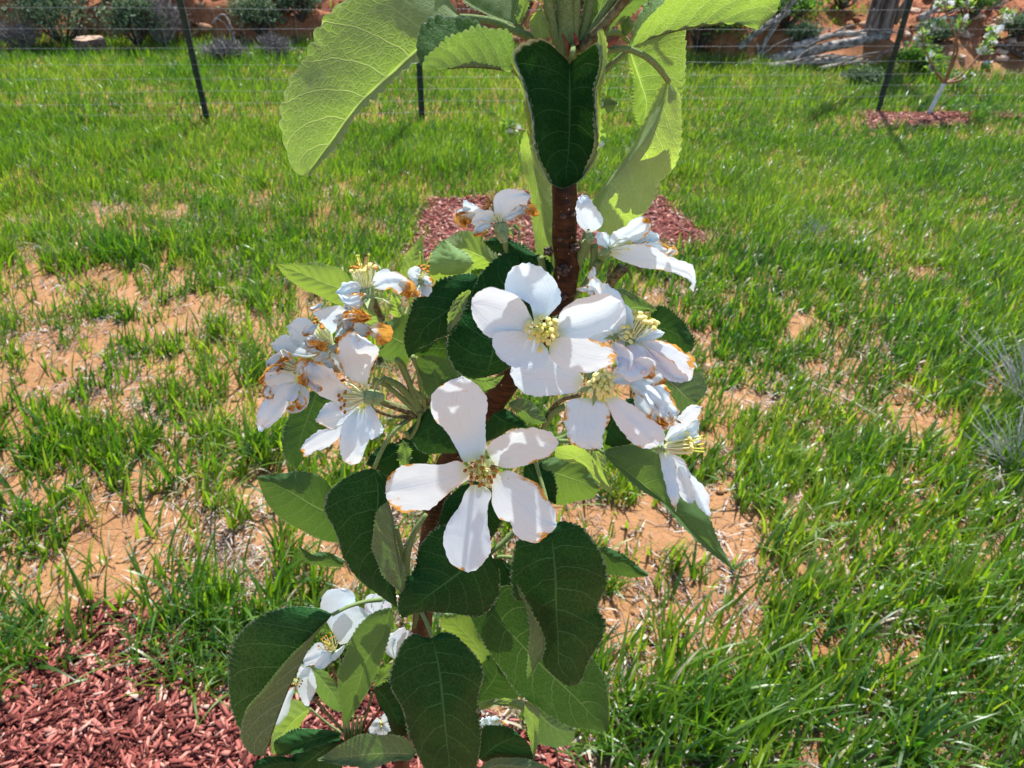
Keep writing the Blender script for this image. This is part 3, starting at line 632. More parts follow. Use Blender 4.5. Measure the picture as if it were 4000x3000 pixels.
# dry rabbitbrush at the right
random.seed(11)
def drybush(px, py, n, L, dirx, label, seed, green=False):
    random.seed(seed); q = G(px, py); q.z = float(tz(q.x, q.y)); o = empty('dry_brush', q); tag(o, label, 'shrub', 'dry grey weeds at the right edge')
    mb = MB()
    for i in range(n):
        a = random.uniform(0, 6.28); e = random.uniform(.15, 1.15); l = L*random.uniform(.5, 1.1)
        d = Vector((math.cos(a)*math.sin(e)+dirx, math.sin(a)*math.sin(e), math.cos(e))).normalized()
        p1 = q + d*l*.5 + Vector((random.uniform(-.01, .01), 0, .01)); p2 = q + d*l + Vector((random.uniform(-.02, .02), random.uniform(-.02, .02), -.01))
        mb.tube([q + Vector((random.uniform(-.02, .02), random.uniform(-.02, .02), 0)), p1, p2], [.0016, .0012, .0006], n=4, steps=6, cap=False)
        for k in range(4):
            b = p1.lerp(p2, random.random()); f = b + (d + Vector((random.uniform(-.6, .6), random.uniform(-.6, .6), random.uniform(-.2, .5))))*random.uniform(.01, .04)
            mb.tube([b, f], [.0007, .0004], n=3, steps=2, cap=False)
    mb.build('stems', simple('dry_stem%d' % seed, (.26, .25, .23), (.50, .50, .47), 90, .9, .1), o, origin=q)
drybush(4000, 1600, 110, .30, -.1, 'dry grey many-stemmed weed at the right edge halfway up the photo', 5)
drybush(3950, 1850, 60, .22, -.3, 'lower dry weed with pale fallen stalks at the right edge', 6)
drybush(3150, 950, 30, .10, 0, 'small dry weed in a dark green grass tuft right of the blossom', 8)
drybush(2500, 640, 40, .16, 0, 'pale dry weed in the grass between the drooping leaf and the mulch bed', 9)
# fallen straws
STRAW = simple('straw', (.42, .38, .28), (.60, .56, .46), 50, .8, .1)
for i, (a, b, c, d) in enumerate([(3100, 1470, 3550, 1720), (3380, 1450, 3700, 1640), (2780, 600, 2890, 555), (3640, 1560, 3780, 1400), (540, 445, 580, 455), (2900, 1180, 3060, 1260), (3430, 1250, 3620, 1350)]):
    p, q = G(a, b), G(c, d); p.z = float(tz(p.x, p.y))+.01; q.z = float(tz(q.x, q.y))+.02
    lb = ['longest pale stalk lying across the grass right of the blossoms', 'pale bent stalk just above the longest one', 'short pale stick in the far grass right of the drooping leaf', 'short stalk crossing the dry weed at the right', 'tiny pale stick in the grass near the left fence post', 'thin straw in the grass right of the long drooping petal', 'thin straw left of the dry grey weed'][i]
    tag(tube('dry_stalk', [p, p.lerp(q, .5)+Vector((0, 0, .012)), q], [.0022, .002, .0012], STRAW, n=5), lb, 'stalk', 'pale dry stalks lying on the grass')

# larger tufts one can pick out near the camera
def tuft(px, py, n, H, W, leanx, label, tone=.35, seed=0):
    q = G(px, py); q.z = float(tz(q.x, q.y)); r = np.random.RandomState(seed); global rs; old = rs; rs = r
    base = np.array(q)[None] + np.c_[r.normal(0, .012, (n, 2)), np.zeros(n)]
    th = r.rand(n)*6.28; th = np.where(r.rand(n) < .45, leanx + r.normal(0, .5, n), th)
    V, Fc, A = blades(base, H*(.55+.6*r.rand(n)), W*(.7+.5*r.rand(n)), th, np.abs(r.normal(.25, .2, n)), np.abs(r.normal(.5, .4, n)), np.clip(tone + r.normal(0, .12, n), 0, .85), 7); rs = old
    tag(mk('grass_tuft', V, Fc, GRASS, origin=q, attr=A), label, 'grass tuft', 'larger grass tufts')
T = [(1010, 2590, 15, .13, .009, .3, 'broad-bladed grass tuft at the near mulch edge, left of the big lower left leaf', .3),
     (560, 2620, 7, .16, .007, 1.6, 'single tall blue-green weed stem standing in the near mulch bed', .15),
     (820, 2480, 14, .12, .007, .6, 'bright grass tuft behind the tall weed stem at the mulch corner', .5),
     (120, 2600, 14, .13, .009, 1.2, 'wide-bladed tuft at the left edge beside the mulch', .3),
     (3560, 2930, 18, .17, .010, .5, 'tallest broad blue-green blades at the lower right', .15),
     (3250, 2980, 12, .12, .010, .2, 'broad low blades at the bottom edge right of centre', .3),
     (3850, 2760, 14, .13, .008, .6, 'leaning tuft at the lower right edge of the photo', .45),
     (2560, 2440, 12, .10, .007, 2.2, 'arching tuft just right of the darkest hanging leaf', .45),
     (3050, 2460, 12, .11, .007, .7, 'tuft on the bare soil right of the long pointed leaf', .35),
     (2760, 2280, 9, .07, .006, 1.3, 'little isolated tuft on bare soil under the pointed leaf tip', .5),
     (700, 2270, 9, .09, .007, 1.6, 'upright tuft on bare soil left of the leaves', .4),
     (250, 1950, 12, .09, .007, 1.4, 'dark tuft on orange soil near the left edge', .2),
     (3850, 440, 22, .16, .012, 1.5, 'dark tall tuft beside the sapling by the fence', .05),
     (3330, 1000, 40, .13, .006, 1.2, 'big dark green tuft right of the upper right flower', .08),
     (1400, 1010, 40, .12, .006, 1.2, 'dark green clump left of the middle mulch bed', .08),
     (1700, 545, 22, .10, .008, 1.4, 'dark little clump just right of the middle fence post', .02),
     (2440, 2790, 10, .09, .007, 1.6, 'pale stemmed tuft beside the lowest hanging leaves', .6)]
for i, (a, b, n, h, w, lx, lb, tn) in enumerate(T): tuft(a, b, n, h, w, lx, lb, tn, 50+i)
# ------------------------------------------------------------------ the flowering apple tree
random.seed(3)
tb = Vector((-.16, .46, float(tz(-.16, .46)) - .01))
TREE = empty('apple_tree', tb); tag(TREE, 'young apple tree in flower filling the middle, white blossoms browning at the edges', 'tree')
def PW(pts, o):
    k = len(pts); oo = along(o, k); return [P(a, b, c) for (a, b), c in zip(pts, oo)]
tp = PW(Z('A3', '1095,-380 1100,-150 1110,40 1122,200 1112,330 1118,520 1150,650 1115,800 1060,960') , 0.0)
tp += PW(Z('F', '2090,1330 1990,1480 1880,1640 1760,1790 1700,2000 1665,2250 1650,2440 1610,2700 1570,2950'), [.002, .005, .01, .016, .02, .025, .03, .036, .042])
e = tp[-1]; tp += [e.lerp(tb, .2) + Vector((.01, 0, 0)), e.lerp(tb, .5), e.lerp(tb, .8), tb]
def tr_rad(n):
    return [.0035, .0042, .0047, .0049, .0052, .0050, .0056, .0052, .0055, .0056, .0056, .0057, .0058, .006, .006, .0062, .0065, .0068, .0075, .009, .0105, .0125][:n]
V, Fc = tube_geo(tp, tr_rad(len(tp)), n=18, steps=170)
V = [tuple(Vector(q) + mnoise.noise_vector(Vector(q)*160)*.00045 + mnoise.noise_vector(Vector(q)*45)*.0005) for q in V]
trunk = mk('trunk', V, Fc, BARK, TREE, origin=tp[0])
# bud scars and knobs on the bark
def knob(zone, x, y, o, r, nm='bud_scar'):
    c = P(*Z(zone, [(x, y)])[0], o); mb = MB()
    for k in range(5):
        a = k*1.25; mb.ball(c + R_*math.cos(a)*r*.5 + U_*math.sin(a)*r*.5 - fw*r*.2, r*.55, 7, 5, (1, 1, .7))
    mb.V = [tuple(Vector(v) + mnoise.noise_vector(Vector(v)*700)*r*.35) for v in mb.V]
    return mb.build(nm, DARKBUD, trunk, origin=c)
DARKBUD = simple('bud_scar', (.02, .010, .007), (.12, .07, .05), 700, .6, .3, .0003)
knob('A3', 1190, 495, -.0035, .0016); knob('A3', 1000, 520, -.002, .0017); knob('A3', 1105, 650, -.005, .0022); knob('A3', 1108, 265, -.0042, .0009)
knob('A3', 1180, 250, -.0035, .0009, 'bark_spot'); knob('A3', 1080, 430, -.0045, .0008); knob('A3', 1110, 850, -.004, .0012); knob('A3', 1040, 330, -.002, .0008)

LEAFN = 0
def leaf(zone, mid, e1, e2, om=0., c1=.004, c2=.004, face='T', young=.0, teeth=26, nv=112, amp=5.5, pet=None, pr=.0008, quilt=.00045, curl=.0, label=None, pw=1.6, wave=.0009, rnd_=False, wool=0., nm='leaf', par=None):
    """a leaf: midrib and both margins, each at its own distance; e1 half shows `face`"""
    M = spline(Z(zone, mid), nv); A = spline(Z(zone, e1), nv); B = spline(Z(zone, e2), nv)
    om = spline(np.array([[q] for q in (om if hasattr(om, '__len__') else [om, om])]), nv)[:, 0]
    v = np.linspace(0, 1, nv); env = np.sin(np.pi*np.clip(v, 0, 1))**.35
    sd_ = random.uniform(0, 9); NA = 7; rows = []; U = []
    c1 = along(c1, nv); c2 = along(c2, nv)
    ts = np.array([0, .09, .22, .38, .55, .72, .87, 1.]); 
    cols = [(-t, A, c1) for t in ts[::-1]] + [(t, B, c2) for t in ts[1:]]
    saw = 1 - np.mod(v*teeth + .3*np.sin(v*9+sd_), 1)
    if rnd_: saw = np.abs(np.sin(np.pi*v*teeth))**.7
    W = np.maximum(np.linalg.norm(A-M, axis=1), np.linalg.norm(B-M, axis=1)) + 1e-6
    verts = np.empty((len(cols), nv, 3))
    for ci, (u, E, c) in enumerate(cols):
        a = abs(u); d = E - M; ln = np.linalg.norm(d, axis=1)[:, None] + 1e-6
        q = M + d*a
        if a > .99: q = q + d/ln*(2.7*amp*env*(saw*(.75+.4*np.sin(v*23+sd_))))[:, None]
        s_ = v - .2*a**1.35; k = s_*7.5 + (.22 if u > 0 else -.22)
        # quilting between the side veins and gentle waves of the margin
        qt = -quilt*np.abs(np.sin(np.pi*(k+.5)))*np.sin(np.pi*min(a*1.05, 1))*env
        wv = wave*a*a*np.sin(v*11 + sd_ + (2 if u > 0 else 0))*env
        o = om + c*a**pw*env + qt*(1 if face == 'T' else -1) + wv
        if a > .99: o = o - curl*env
        for i in range(nv):
            verts[ci, i] = P(q[i, 0], q[i, 1], o[i])
        U.append(np.stack([np.full(nv, .5+.5*u), v], 1))
    nc = len(cols); J = (np.arange(nc-1)[:, None]*nv + np.arange(nv-1)[None]).ravel()
    Fq = np.stack([J, J+1, J+nv+1, J+nv], 1)
    VV = verts.reshape(-1, 3); h = (nc//2-2)*nv + nv//2
    # orientation of the e1 half
    acc = 0; 
    for i in range(8, nv-8, 6):
        for ci in range(0, nc//2):
            p0 = verts[ci, i]; n_ = np.cross(verts[ci, i+1]-p0, verts[ci+1, i]-p0); acc += np.dot(n_, np.array(CAM)-p0)
    # Fq winding p(c,i) -> p(c,i+1) -> p(c+1,i+1): normal = (i+1 - i) x (c+1 - c)
    if (acc > 0) != (face == 'T'): Fq = Fq[:, ::-1]
    org = Vector(verts[nc//2, 0])
    o_ = mk(nm, VV, np.ascontiguousarray(Fq), LEAF, par or TREE, origin=org, uv=np.concatenate(U)); o_['young'] = float(young); o_['woolly'] = float(wool)
    if label: o_['label'] = label
    if pet:
        z2, pts, ro = pet; pp = PW(Z(z2, pts), ro); pp[-1] = org
        tube('leaf_stalk', pp, [pr, pr*.85, pr*.8], STALK, o_, n=8, steps=22)
    return o_

# --- top
leaf('A1', '1760,150 1400,430 1200,615 880,915 655,1215 430,1515', '1760,150 1600,-70 1150,-150 800,-10 660,110 555,270 430,520 325,660 262,850 236,1090 275,1320 340,1480 425,1530',
     '1760,150 1430,460 1240,625 905,925 705,1215 445,1530', [-.004, -.002, 0, .002, .006], [.012, .014, .01], [-.004, -.006, -.004], 'U', .62, 20, amp=8, rnd_=True, pet=('A1', '2400,330 2212,255 2100,200 1900,160 1760,150', [.0, -.003, -.004]), pr=.0011, curl=.001)
leaf('A1', '2260,640 2050,602 1850,588 1650,600 1445,605', '2240,400 2212,320 2050,258 1900,262 1760,295 1640,370 1540,440 1480,500 1440,595', '2280,600 2100,330 1900,215 1740,158 1530,172 1425,265 1395,420 1440,600', [-.012, -.016, -.020, -.020], [-.002, -.003], [.005, .006], 'U', .4, 17, amp=8, rnd_=True, pet=('A2', '600,400 420,420 200,520', [0, -.002, -.004]))
L4 = leaf('A2', '598,445 600,600 602,800 592,1080 560,1355', '590,440 500,352 415,290 310,300 195,385 210,470 255,570 295,700 325,850 352,1050 395,1200 465,1320 560,1360', '606,450 700,372 800,315 828,400 812,560 785,650 795,850 800,980 770,1130 690,1280 565,1358',
     [-.009, -.012, -.014, -.015, -.016], [-.004, -.009, -.008], [-.004, -.008, -.006], 'T', .02, 22, amp=4, rnd_=True, wool=.8, curl=.0035, pet=('A2', '625,330 615,390 598,445', [-.002, -.012, -.013]), quilt=.0011, wave=.0018)
leaf('A2', '185,470 240,560 285,690 315,850 345,1060 395,1215 470,1330', '170,462 225,575 268,700 300,855 335,1075 385,1235 470,1335', '195,450 262,560 305,690 332,850 358,1050 405,1200 475,1325', [-.015, -.019, -.022, -.023, -.019], -.0004, -.0012, 'U', 1., 20, amp=4, rnd_=True, quilt=0, wave=.0012, nm='curled_margin', par=L4, pw=1.)
leaf('A2', '815,215 838,330 832,500 800,640 797,800 800,950 780,1120 700,1275', '835,205 862,330 850,500 815,640 818,800 815,960 790,1140 700,1285', '800,225 815,330 812,500 782,640 778,800 785,940 762,1110 690,1265', [-.015, -.019, -.022, -.023, -.019], -.0004, -.0012, 'U', 1., 24, amp=4, rnd_=True, quilt=0, wave=.0012, nm='curled_margin', par=L4, pw=1.)
leaf('A2', '1312,585 1300,700 1222,870 1065,1110 905,1290 835,1440 800,1660', '1315,590 1372,660 1400,800 1398,950 1385,1080 1350,1200 1235,1320 1200,1430 1150,1520 1040,1600 850,1700 800,1660', '1300,580 1262,620 1180,790 1085,1010 955,1200 800,1390 742,1470 780,1640 800,1660',
     [.004, .002, .0, .002, .006], [.006, .012, .01], [.010, .008, .006], 'U', .9, 24, amp=5, pet=('A2', '640,430 840,375 1000,352 1130,398 1240,490 1312,585', [0, -.004, .004]), pr=.0010, curl=.001)
leaf('A2', '1020,300 1042,400 1105,590 1150,740 1120,930', '1025,300 1200,235 1400,205 1432,380 1412,600 1380,780 1260,900 1120,940', '1018,300 1032,440 1065,560 1055,700 1072,820 1115,935', [.016, .018, .02, .022], [.004, .010], .004, 'U', .6, 24, amp=5, pet=('A2', '780,280 860,243 950,238 1020,300', [.002, .01, .016]), pr=.0009)
leaf('A2', '1040,345 1200,277 1450,212 1700,178 1850,182 1945,215', '1040,345 1120,185 1230,70 1420,-70 1700,-130 1980,-60 2100,5 2085,80 2000,170 1950,215', '1035,330 1075,160 1150,30 1320,-110 1600,-160 1850,-60 1945,200', [.004, .002, -.002, -.004, -.004], [-.002, -.003], [.010, .016], 'U', .7, 24, amp=5, pet=('A2', '850,512 930,440 1040,345', [.004, .004, .004]), pr=.0009)
leaf('A2', '228,178 60,112 -150,0 -350,-190', '232,170 240,20 150,-160 -100,-300 -350,-200', '222,182 60,125 -150,10 -350,-190', [.002, .004, .006], [.006, .01], -.003, 'U', .35, 20, pet=('A2', '330,290 270,235 228,178', [0, .001, .002]))
leaf('A2', '225,170 250,100 270,30 262,-60', '220,170 215,110 235,30 245,-60 262,-60', '240,175 280,90 305,10 300,-50 262,-60', [-.001, -.003, -.003], .002, -.003, 'T', .9, 10, amp=3)
leaf('A2', '400,300 390,220 382,140 395,60', '400,300 330,240 325,130 345,105 395,60', '410,300 450,250 445,170 415,110 395,60', [-.002, -.004, -.006], -.001, .001, 'U', .8, 8, amp=3, nv=60)
leaf('A2', '1000,260 1000,200 1020,110', '1000,260 960,220 975,150 1020,110', '1005,260 1050,210 1060,180 1020,110', [.012, .013], .002, .002, 'T', .8, 6, amp=3, nv=50)
leaf('A2', '290,930 325,1150 372,1400 400,1600 450,1760 487,1960', '288,930 245,1060 262,1180 318,1400 330,1560 345,1700 400,1880 485,1960', '292,930 400,1150 470,1400 485,1560 490,1700 480,1900 490,1960', [.012, .014, .012, .008, .004], .001, .003, 'U', .8, 26, amp=3, quilt=.0003)
leaf('A2', '800,770 860,770 945,740', '800,770 850,700 900,720 945,740', '800,770 830,810 900,800 945,740', [.02, .02], .002, .002, 'U', .5, 8, amp=5, nv=50)
leaf('A2', '740,330 770,200 820,60 850,-80', '740,330 700,220 700,80 760,-80 850,-80', '740,330 830,230 870,100 900,-60 850,-80', [.003, .004], .002, .002, 'U', .5, 12)
leaf('A2', '700,300 880,120 1090,-60 1250,-160', '700,300 850,90 1000,-90 1250,-160', '710,310 930,170 1160,-10 1250,-160', [-.002, -.003], .004, .004, 'U', .3, 16)
for k, (x0, y0, L_, an, ob, ot, yg) in enumerate([(2250, -200, 560, -30, .0, .05, .3), (2180, -300, 500, -100, .0, .06, .5), (2260, -330, 460, -60, -.01, -.05, .4),
        (2240, -450, 480, 10, .0, -.02, .5), (2220, -560, 380, -90, .0, .02, .8), (2240, -90, 420, 15, .0, .07, .3)]):  # leaves added up the shoot, above the view, to shade the middle blossoms
    ca, sa = math.cos(math.radians(an)), math.sin(math.radians(an)); w_ = L_*.27
    mp_ = lambda t, s: '%d,%d' % (x0 + ca*L_*t - sa*w_*s, y0 + sa*L_*t + ca*w_*s - 80*math.sin(t*3.1)*abs(ca))
    leaf('F', ' '.join(mp_(t, 0) for t in (0, .33, .66, 1)), ' '.join([mp_(0, 0), mp_(.15, .7), mp_(.45, 1), mp_(.75, .75), mp_(1, 0)]), ' '.join([mp_(0, 0), mp_(.15, -.7), mp_(.45, -1), mp_(.75, -.75), mp_(1, 0)]), [ob, (ob+ot)/2, ot], .003, .003, 'U', yg, 26,
         pet=('F', '%d,%d %d,%d %d,%d' % (2215, y0+200, (2215+x0)/2, y0+70, x0, y0), [0, 0, ob]))
tube('shoot', PW(Z('F', '2210,230 2212,0 2215,-250 2218,-520'), 0.), [.0030, .0026, .002, .001], STALK, TREE, n=10)
for s, o, r in [('545,360 485,220 450,60 435,-70', [0, -.002, -.003], .0013), ('560,350 545,180 590,40 615,-70', -.001, .0011), ('600,360 600,180 615,-70', [.001, 0], .0012), ('630,360 640,180 655,-70', [.0, -.002], .0010),
                ('655,350 705,200 760,-70', .001, .0012), ('670,360 850,175 1040,-60', [-.001, -.003], .0013), ('665,345 780,190 900,10 960,-70', [.001, 0], .0012), ('520,330 500,200 515,80 560,-60', .003, .0009), ('850,345 900,310 960,272', .003, .0004), ('640,380 720,300 830,230 960,100 1000,0', .004, .001)]:
    p_ = PW(Z('A2', s), o); tube('shoot', p_, [r*1.1, r, r*.9], STALK if r < .00125 else STALKB if '1040' in s else STALK, TREE, n=8)
for s in ('605,430 590,340 555,270 548,240', '650,320 640,270 632,235', '860,330 940,280 958,268'):
    tube('bud_scale', PW(Z('A2', s), -.004), [.0008, .0006, .0002], SCALE_, TREE, n=7)

# --- middle, behind and around the blossoms
leaf('A3', '640,620 520,560 350,500 145,535', '650,560 560,460 470,383 360,388 270,430 145,530', '600,650 560,645 400,630 250,565 145,540', [.012, .014, .018], .003, .004, 'U', .75, 18, amp=4)
leaf('A3', '300,790 330,660 300,550 245,430', '290,800 180,770 148,680 158,560 230,450 245,430', '330,770 430,690 440,570 330,490 245,430', [.004, .002, .0, .006], .003, .003, 'T', 1., 14, amp=4)
leaf('A3', '1000,690 850,560 700,490 530,442', '1045,660 1030,625 900,540 755,455 650,413 540,445', '980,700 860,640 700,540 600,510 530,445', [.002, .006, .01], .002, .002, 'T', .0, 22, amp=6)
leaf('A3', '555,1425 600,1250 650,1060 720,820 790,525', '545,1425 470,1432 345,1385 288,1290 278,1180 330,1050 385,960 435,845 500,700 600,600 690,532 790,512', '565,1420 720,1350 860,1100 950,850 890,620 795,520', [-.004, -.006, -.006, .0, .006], [.002, .006], [.006, .01], 'T', .0, 34, amp=6, quilt=.0006)
leaf('A4', '1600,395 1490,520 1410,600 1265,710 1158,912', '1600,380 1560,368 1420,388 1300,448 1215,520 1175,600 1140,720 1138,860 1158,912', '1605,400 1530,560 1430,735 1310,800 1200,860 1158,912', [-.004, -.006, -.008, -.004], [.004, .006], [-.002, .004], 'T', .0, 30, amp=6)
leaf('A4', '1550,470 1490,540 1450,640 1415,745', '1550,465 1480,510 1420,610 1408,745', '1560,475 1520,570 1480,660 1415,745', [-.007, -.011, -.011], -.001, .001, 'U', .7, 10, nv=60, amp=3)
leaf('A4', '1170,830 1090,800 960,722', '1160,740 1150,632 1050,662 960,718', '1165,900 1140,945 1050,925 960,875 1000,790 960,722', [.002, .004, .006], .002, .003, 'T', .5, 16)
leaf('A4', '1410,850 1300,850 1175,885', '1415,800 1385,768 1300,780 1175,880', '1415,930 1300,905 1180,890', [.006, .008], .002, .002, 'T', .2, 12, nv=60)
leaf('A4', '1330,1180 1340,1080 1290,960 1215,898', '1320,1180 1290,1170 1240,1050 1210,960 1215,898', '1340,1170 1390,1070 1470,1040 1490,985 1340,900 1215,895', [.0, .0, .002], .003, -.002, 'T', .35, 16, amp=4)
leaf('A4', '790,480 650,440 480,370 295,300', '790,440 765,380 680,328 560,297 430,303 295,298', '740,560 700,560 600,512 500,472 400,412 330,345 295,302', [.004, .004, .002, -.004], -.002, .002, 'T', .85, 28, amp=4, quilt=.0009, curl=-.0005)
leaf('A4', '1140,395 1160,320 1200,220 1243,105', '1130,395 1112,385 1113,325 1140,240 1190,180 1243,105', '1150,395 1175,380 1235,290 1246,200 1243,105', [.002, .001, .004], -.002, .002, 'T', .95, 14, nv=80, amp=3)
leaf('A4', '1090,650 1075,570 1050,478', '1080,650 1040,620 1035,560 1050,478', '1100,650 1112,600 1095,540 1050,478', [.004, .004], .001, .001, 'U', .9, 8, nv=50, amp=2)
leaf('A4', '1000,690 940,630 850,530', '980,725 880,665 850,600 850,530', '1005,680 985,600 950,560 850,530', [.002, .004], .002, .002, 'U', .7, 12, nv=60)
leaf('A4', '560,1140 520,1250 460,1420 427,1628', '540,1120 500,1148 420,1205 368,1330 342,1430 348,1520 380,1590 427,1628', '580,1150 650,1170 645,1290 565,1455 475,1560 427,1628', [.008, .006, .004, .002], .003, .003, 'T', .2, 30, amp=5)
leaf('A3', '1560,955 1620,925 1700,930 1782,940', '1550,950 1490,860 1490,795 1620,832 1720,895 1782,940', '1560,958 1620,952 1700,950 1782,943', [.008, .006, .002], .002, .001, 'U', .25, 14, nv=70)
leaf('A3', '1720,1080 1830,1080 1950,1140 2030,1240', '1740,960 1790,915 1890,960 1985,1060 2045,1175 2030,1240', '1710,1100 1800,1130 1900,1180 1990,1240 2030,1240', [.004, .004, .004], .002, .002, 'T', .1, 22, amp=7)
leaf('B2', '950,270 1060,350 1130,420 1200,455', '960,255 1060,300 1130,300 1190,250 1243,300 1246,400 1200,455', '945,290 980,400 1040,520 1100,515 1200,460', [.010, .010, .008], .002, .003, 'U', .1, 26, amp=4)
leaf('B2', '590,775 850,985 1060,1160 1280,1380 1442,1540', '590,770 690,735 830,738 950,790 1060,960 1150,1060 1270,1190 1335,1350 1442,1540', '588,785 835,1015 1000,1125 1055,1195 1190,1335 1442,1545', [.0, -.002, -.004, -.006, -.006], [.006, .006, .003], [-.003, -.003, -.002], 'T', .5, 30, amp=3.5, pet=('B2', '300,700 450,710 590,775', [0, 0, 0]), pr=.0009)
leaf('B2', '280,770 430,820 540,920 655,1052', '270,745 350,730 450,745 510,800 580,900 655,1048', '275,800 330,825 470,860 560,985 655,1052', [-.004, -.006, -.008], -.001, .001, 'U', .9, 6, amp=2, quilt=0)
leaf('B2', '545,770 590,900 655,1050', '525,768 545,860 600,960 655,1050', '560,765 600,815 615,930 655,1050', [-.004, -.006], -.001, .001, 'U', 1., 10, nv=60, amp=2)
leaf('B2', '140,870 250,900 400,950 562,1010', '160,830 280,810 405,812 500,880 570,985 562,1010', '140,900 240,1060 285,1110 400,1090 540,1050 562,1012', [.004, .004, .006], .003, .003, 'T', .6, 24, amp=4)
leaf('B2', '90,850 150,950 230,1040 285,1110', '80,880 76,950 130,1030 285,1110', '100,850 190,850 265,930 285,1110', [.002, .003], .002, .002, 'T', .0, 16, nv=70)
leaf('B2', '550,1420 700,1490 880,1572', '545,1395 600,1392 700,1428 800,1500 885,1568', '550,1480 600,1552 700,1572 800,1582 885,1575', [.004, .002], .002, .002, 'T', .25, 18, nv=80, amp=3)
leaf('B2', '620,640 660,560 760,480 850,440', '600,720 660,740 760,720 860,600 900,520 850,440', '600,620 620,540 700,460 790,430 850,440', [.006, .008], .002, .002, 'T', .0, 16, amp=4)
leaf('B2', '740,440 820,490 925,570', '735,430 790,440 860,490 925,565', '730,470 800,520 870,560 925,572', [.004, .004], .002, .002, 'T', .0, 14, nv=70, amp=6)

# --- lower leaves
leaf('B1', '1250,1130 1268,1290 1280,1500 B4 1185,250 1200,600 1212,820 1290,995', '1245,1130 1120,1150 1040,1180 1000,1300 998,1450 1040,1570 B4 930,300 1020,450 1085,620 1075,720 1090,820 1150,890 1240,965 1290,995', '1255,1130 1290,1068 1375,1068 1460,1112 1535,1200 1592,1330 1605,1430 B4 1592,160 1560,265 1520,370 1572,480 1552,620 1480,745 1412,870 1360,980 1290,997',
     [-.026, -.028, -.028, -.024, -.02], [.004, .006, .004], [.004, .006, .006], 'T', .0, 40, amp=5, nv=140, quilt=.0007, pet=('B1', '1140,640 1180,780 1215,900 1235,1020 1250,1130', [.0, -.006, -.012, -.02, -.026]))
leaf('B4', '860,170 970,400 1080,640 955,940', '862,175 965,430 975,640 960,780 955,940', '866,165 985,400 1092,640 1080,730 1030,820 955,940', [-.0285, -.030, -.030, -.028], .001, -.001, 'U', .35, 22, amp=4, quilt=.0002)
leaf('B1', '830,1225 640,1400 450,1540 285,1680', '760,1110 620,1080 500,1108 405,1215 372,1350 305,1455 262,1570 262,1640 285,1680', '870,1290 912,1370 916,1450 890,1565 820,1650 600,1650 430,1640 340,1660 285,1682', [-.014, -.018, -.022, -.02], [.005, .006], [.004, .004], 'T', .0, 34, amp=5, nv=130, quilt=.0007)
leaf('B4', '183,600 240,860 268,1100 292,1350 320,1600 350,1850', '178,600 120,600 60,575 -50,640 -110,770 -150,880 -145,1000 -50,1200 10,1420 110,1640 230,1800 350,1850', '188,603 250,568 330,572 430,640 525,740 585,855 592,920 560,1050 547,1200 562,1300 572,1450 550,1600 480,1750 350,1850',
     [-.020, -.024, -.026, -.024, -.02], [.005, .007, .006], [.005, .006, .006], 'T', .0, 42, amp=4, nv=140, quilt=.0007, pet=('B4', '60,300 95,395 140,490 183,600', [.0, -.014, -.020]), pr=.0011)
leaf('B3', '925,420 780,620 690,790 595,985 470,1310 385,1560', '925,410 830,370 700,353 540,365 400,410 250,490 158,595 105,750 88,900 98,1100 148,1270 215,1400 385,1555', '915,435 740,610 520,830 360,1040 240,1175 198,1340 195,1430 270,1540 385,1562',
     [-.006, -.014, -.016, -.016, -.014], [.010, .016, .012], [-.002, -.007, -.006], 'T', .07, 44, amp=4, nv=140, quilt=.0006, pet=('B3', '1330,295 1180,315 1040,360 925,420', [.012, .0, -.006]), pr=.0011)
leaf('B3', '1402,365 1330,600 1205,790 1140,1000 1025,1340', '1395,360 1280,392 1180,470 1092,600 1040,750 995,850 975,980 1000,1150 1025,1340', '1412,370 1425,470 1385,600 1325,780 1262,930 1215,1040 1120,1180 1025,1342', [-.012, -.012, -.010, -.006], .003, [-.004, -.002], 'T', .45, 30, amp=3.5, curl=-.0005)
leaf('B1', '285,1510 240,1250 210,1060 195,930', '270,1512 200,1450 128,1330 94,1200 108,1080 140,965 195,925', '300,1490 292,1380 245,1200 222,1030 195,930', [-.022, -.022, -.020], .002, .002, 'U', .1, 28, amp=4)
leaf('F', '1461,1830 1478,1920 1472,2050 1490,2210 1552,2372', '1458,1828 1400,1843 1330,1880 1275,1938 1268,1990 1308,2070 1340,2170 1400,2262 1478,2322 1552,2374', '1466,1832 1505,1862 1514,1930 1504,2050 1512,2150 1535,2250 1552,2370', [-.010, -.014, -.016, -.016], [.003, .006], .003, 'T', .0, 36, amp=2.6, nv=130, pet=('B1', '400,340 320,400 240,460 170,560 101,713', [.012, -.002, -.010]), pr=.0010)
leaf('F', '1320,2020 1240,1985 1120,1915 1003,1864', '1310,1930 1265,1870 1200,1845 1100,1850 1003,1862', '1330,2120 1260,2110 1180,2070 1110,2032 1062,1990 1030,1932 1003,1866', [.0, -.002, -.002, .002], .003, .004, 'T', .3, 30, amp=3, label='sunlit pale green leaf')
leaf('F', '1340,2200 1260,2185 1166,2132', '1345,2190 1275,2158 1200,2162 1166,2130', '1345,2215 1255,2207 1190,2190 1166,2134', [.006, .006], .002, .002, 'T', .3, 14, nv=70, amp=3)
leaf('B1', '270,570 200,640 60,690', '280,550 160,567 100,610 45,690', '265,690 200,760 130,725 60,692', [.012, .010], .002, .003, 'T', .0, 18, amp=4)
leaf('B1', '310,700 300,600 290,530', '270,700 265,600 290,530', '325,695 332,590 290,528', [.004, .004], -.001, .001, 'U', .4, 10, nv=50)
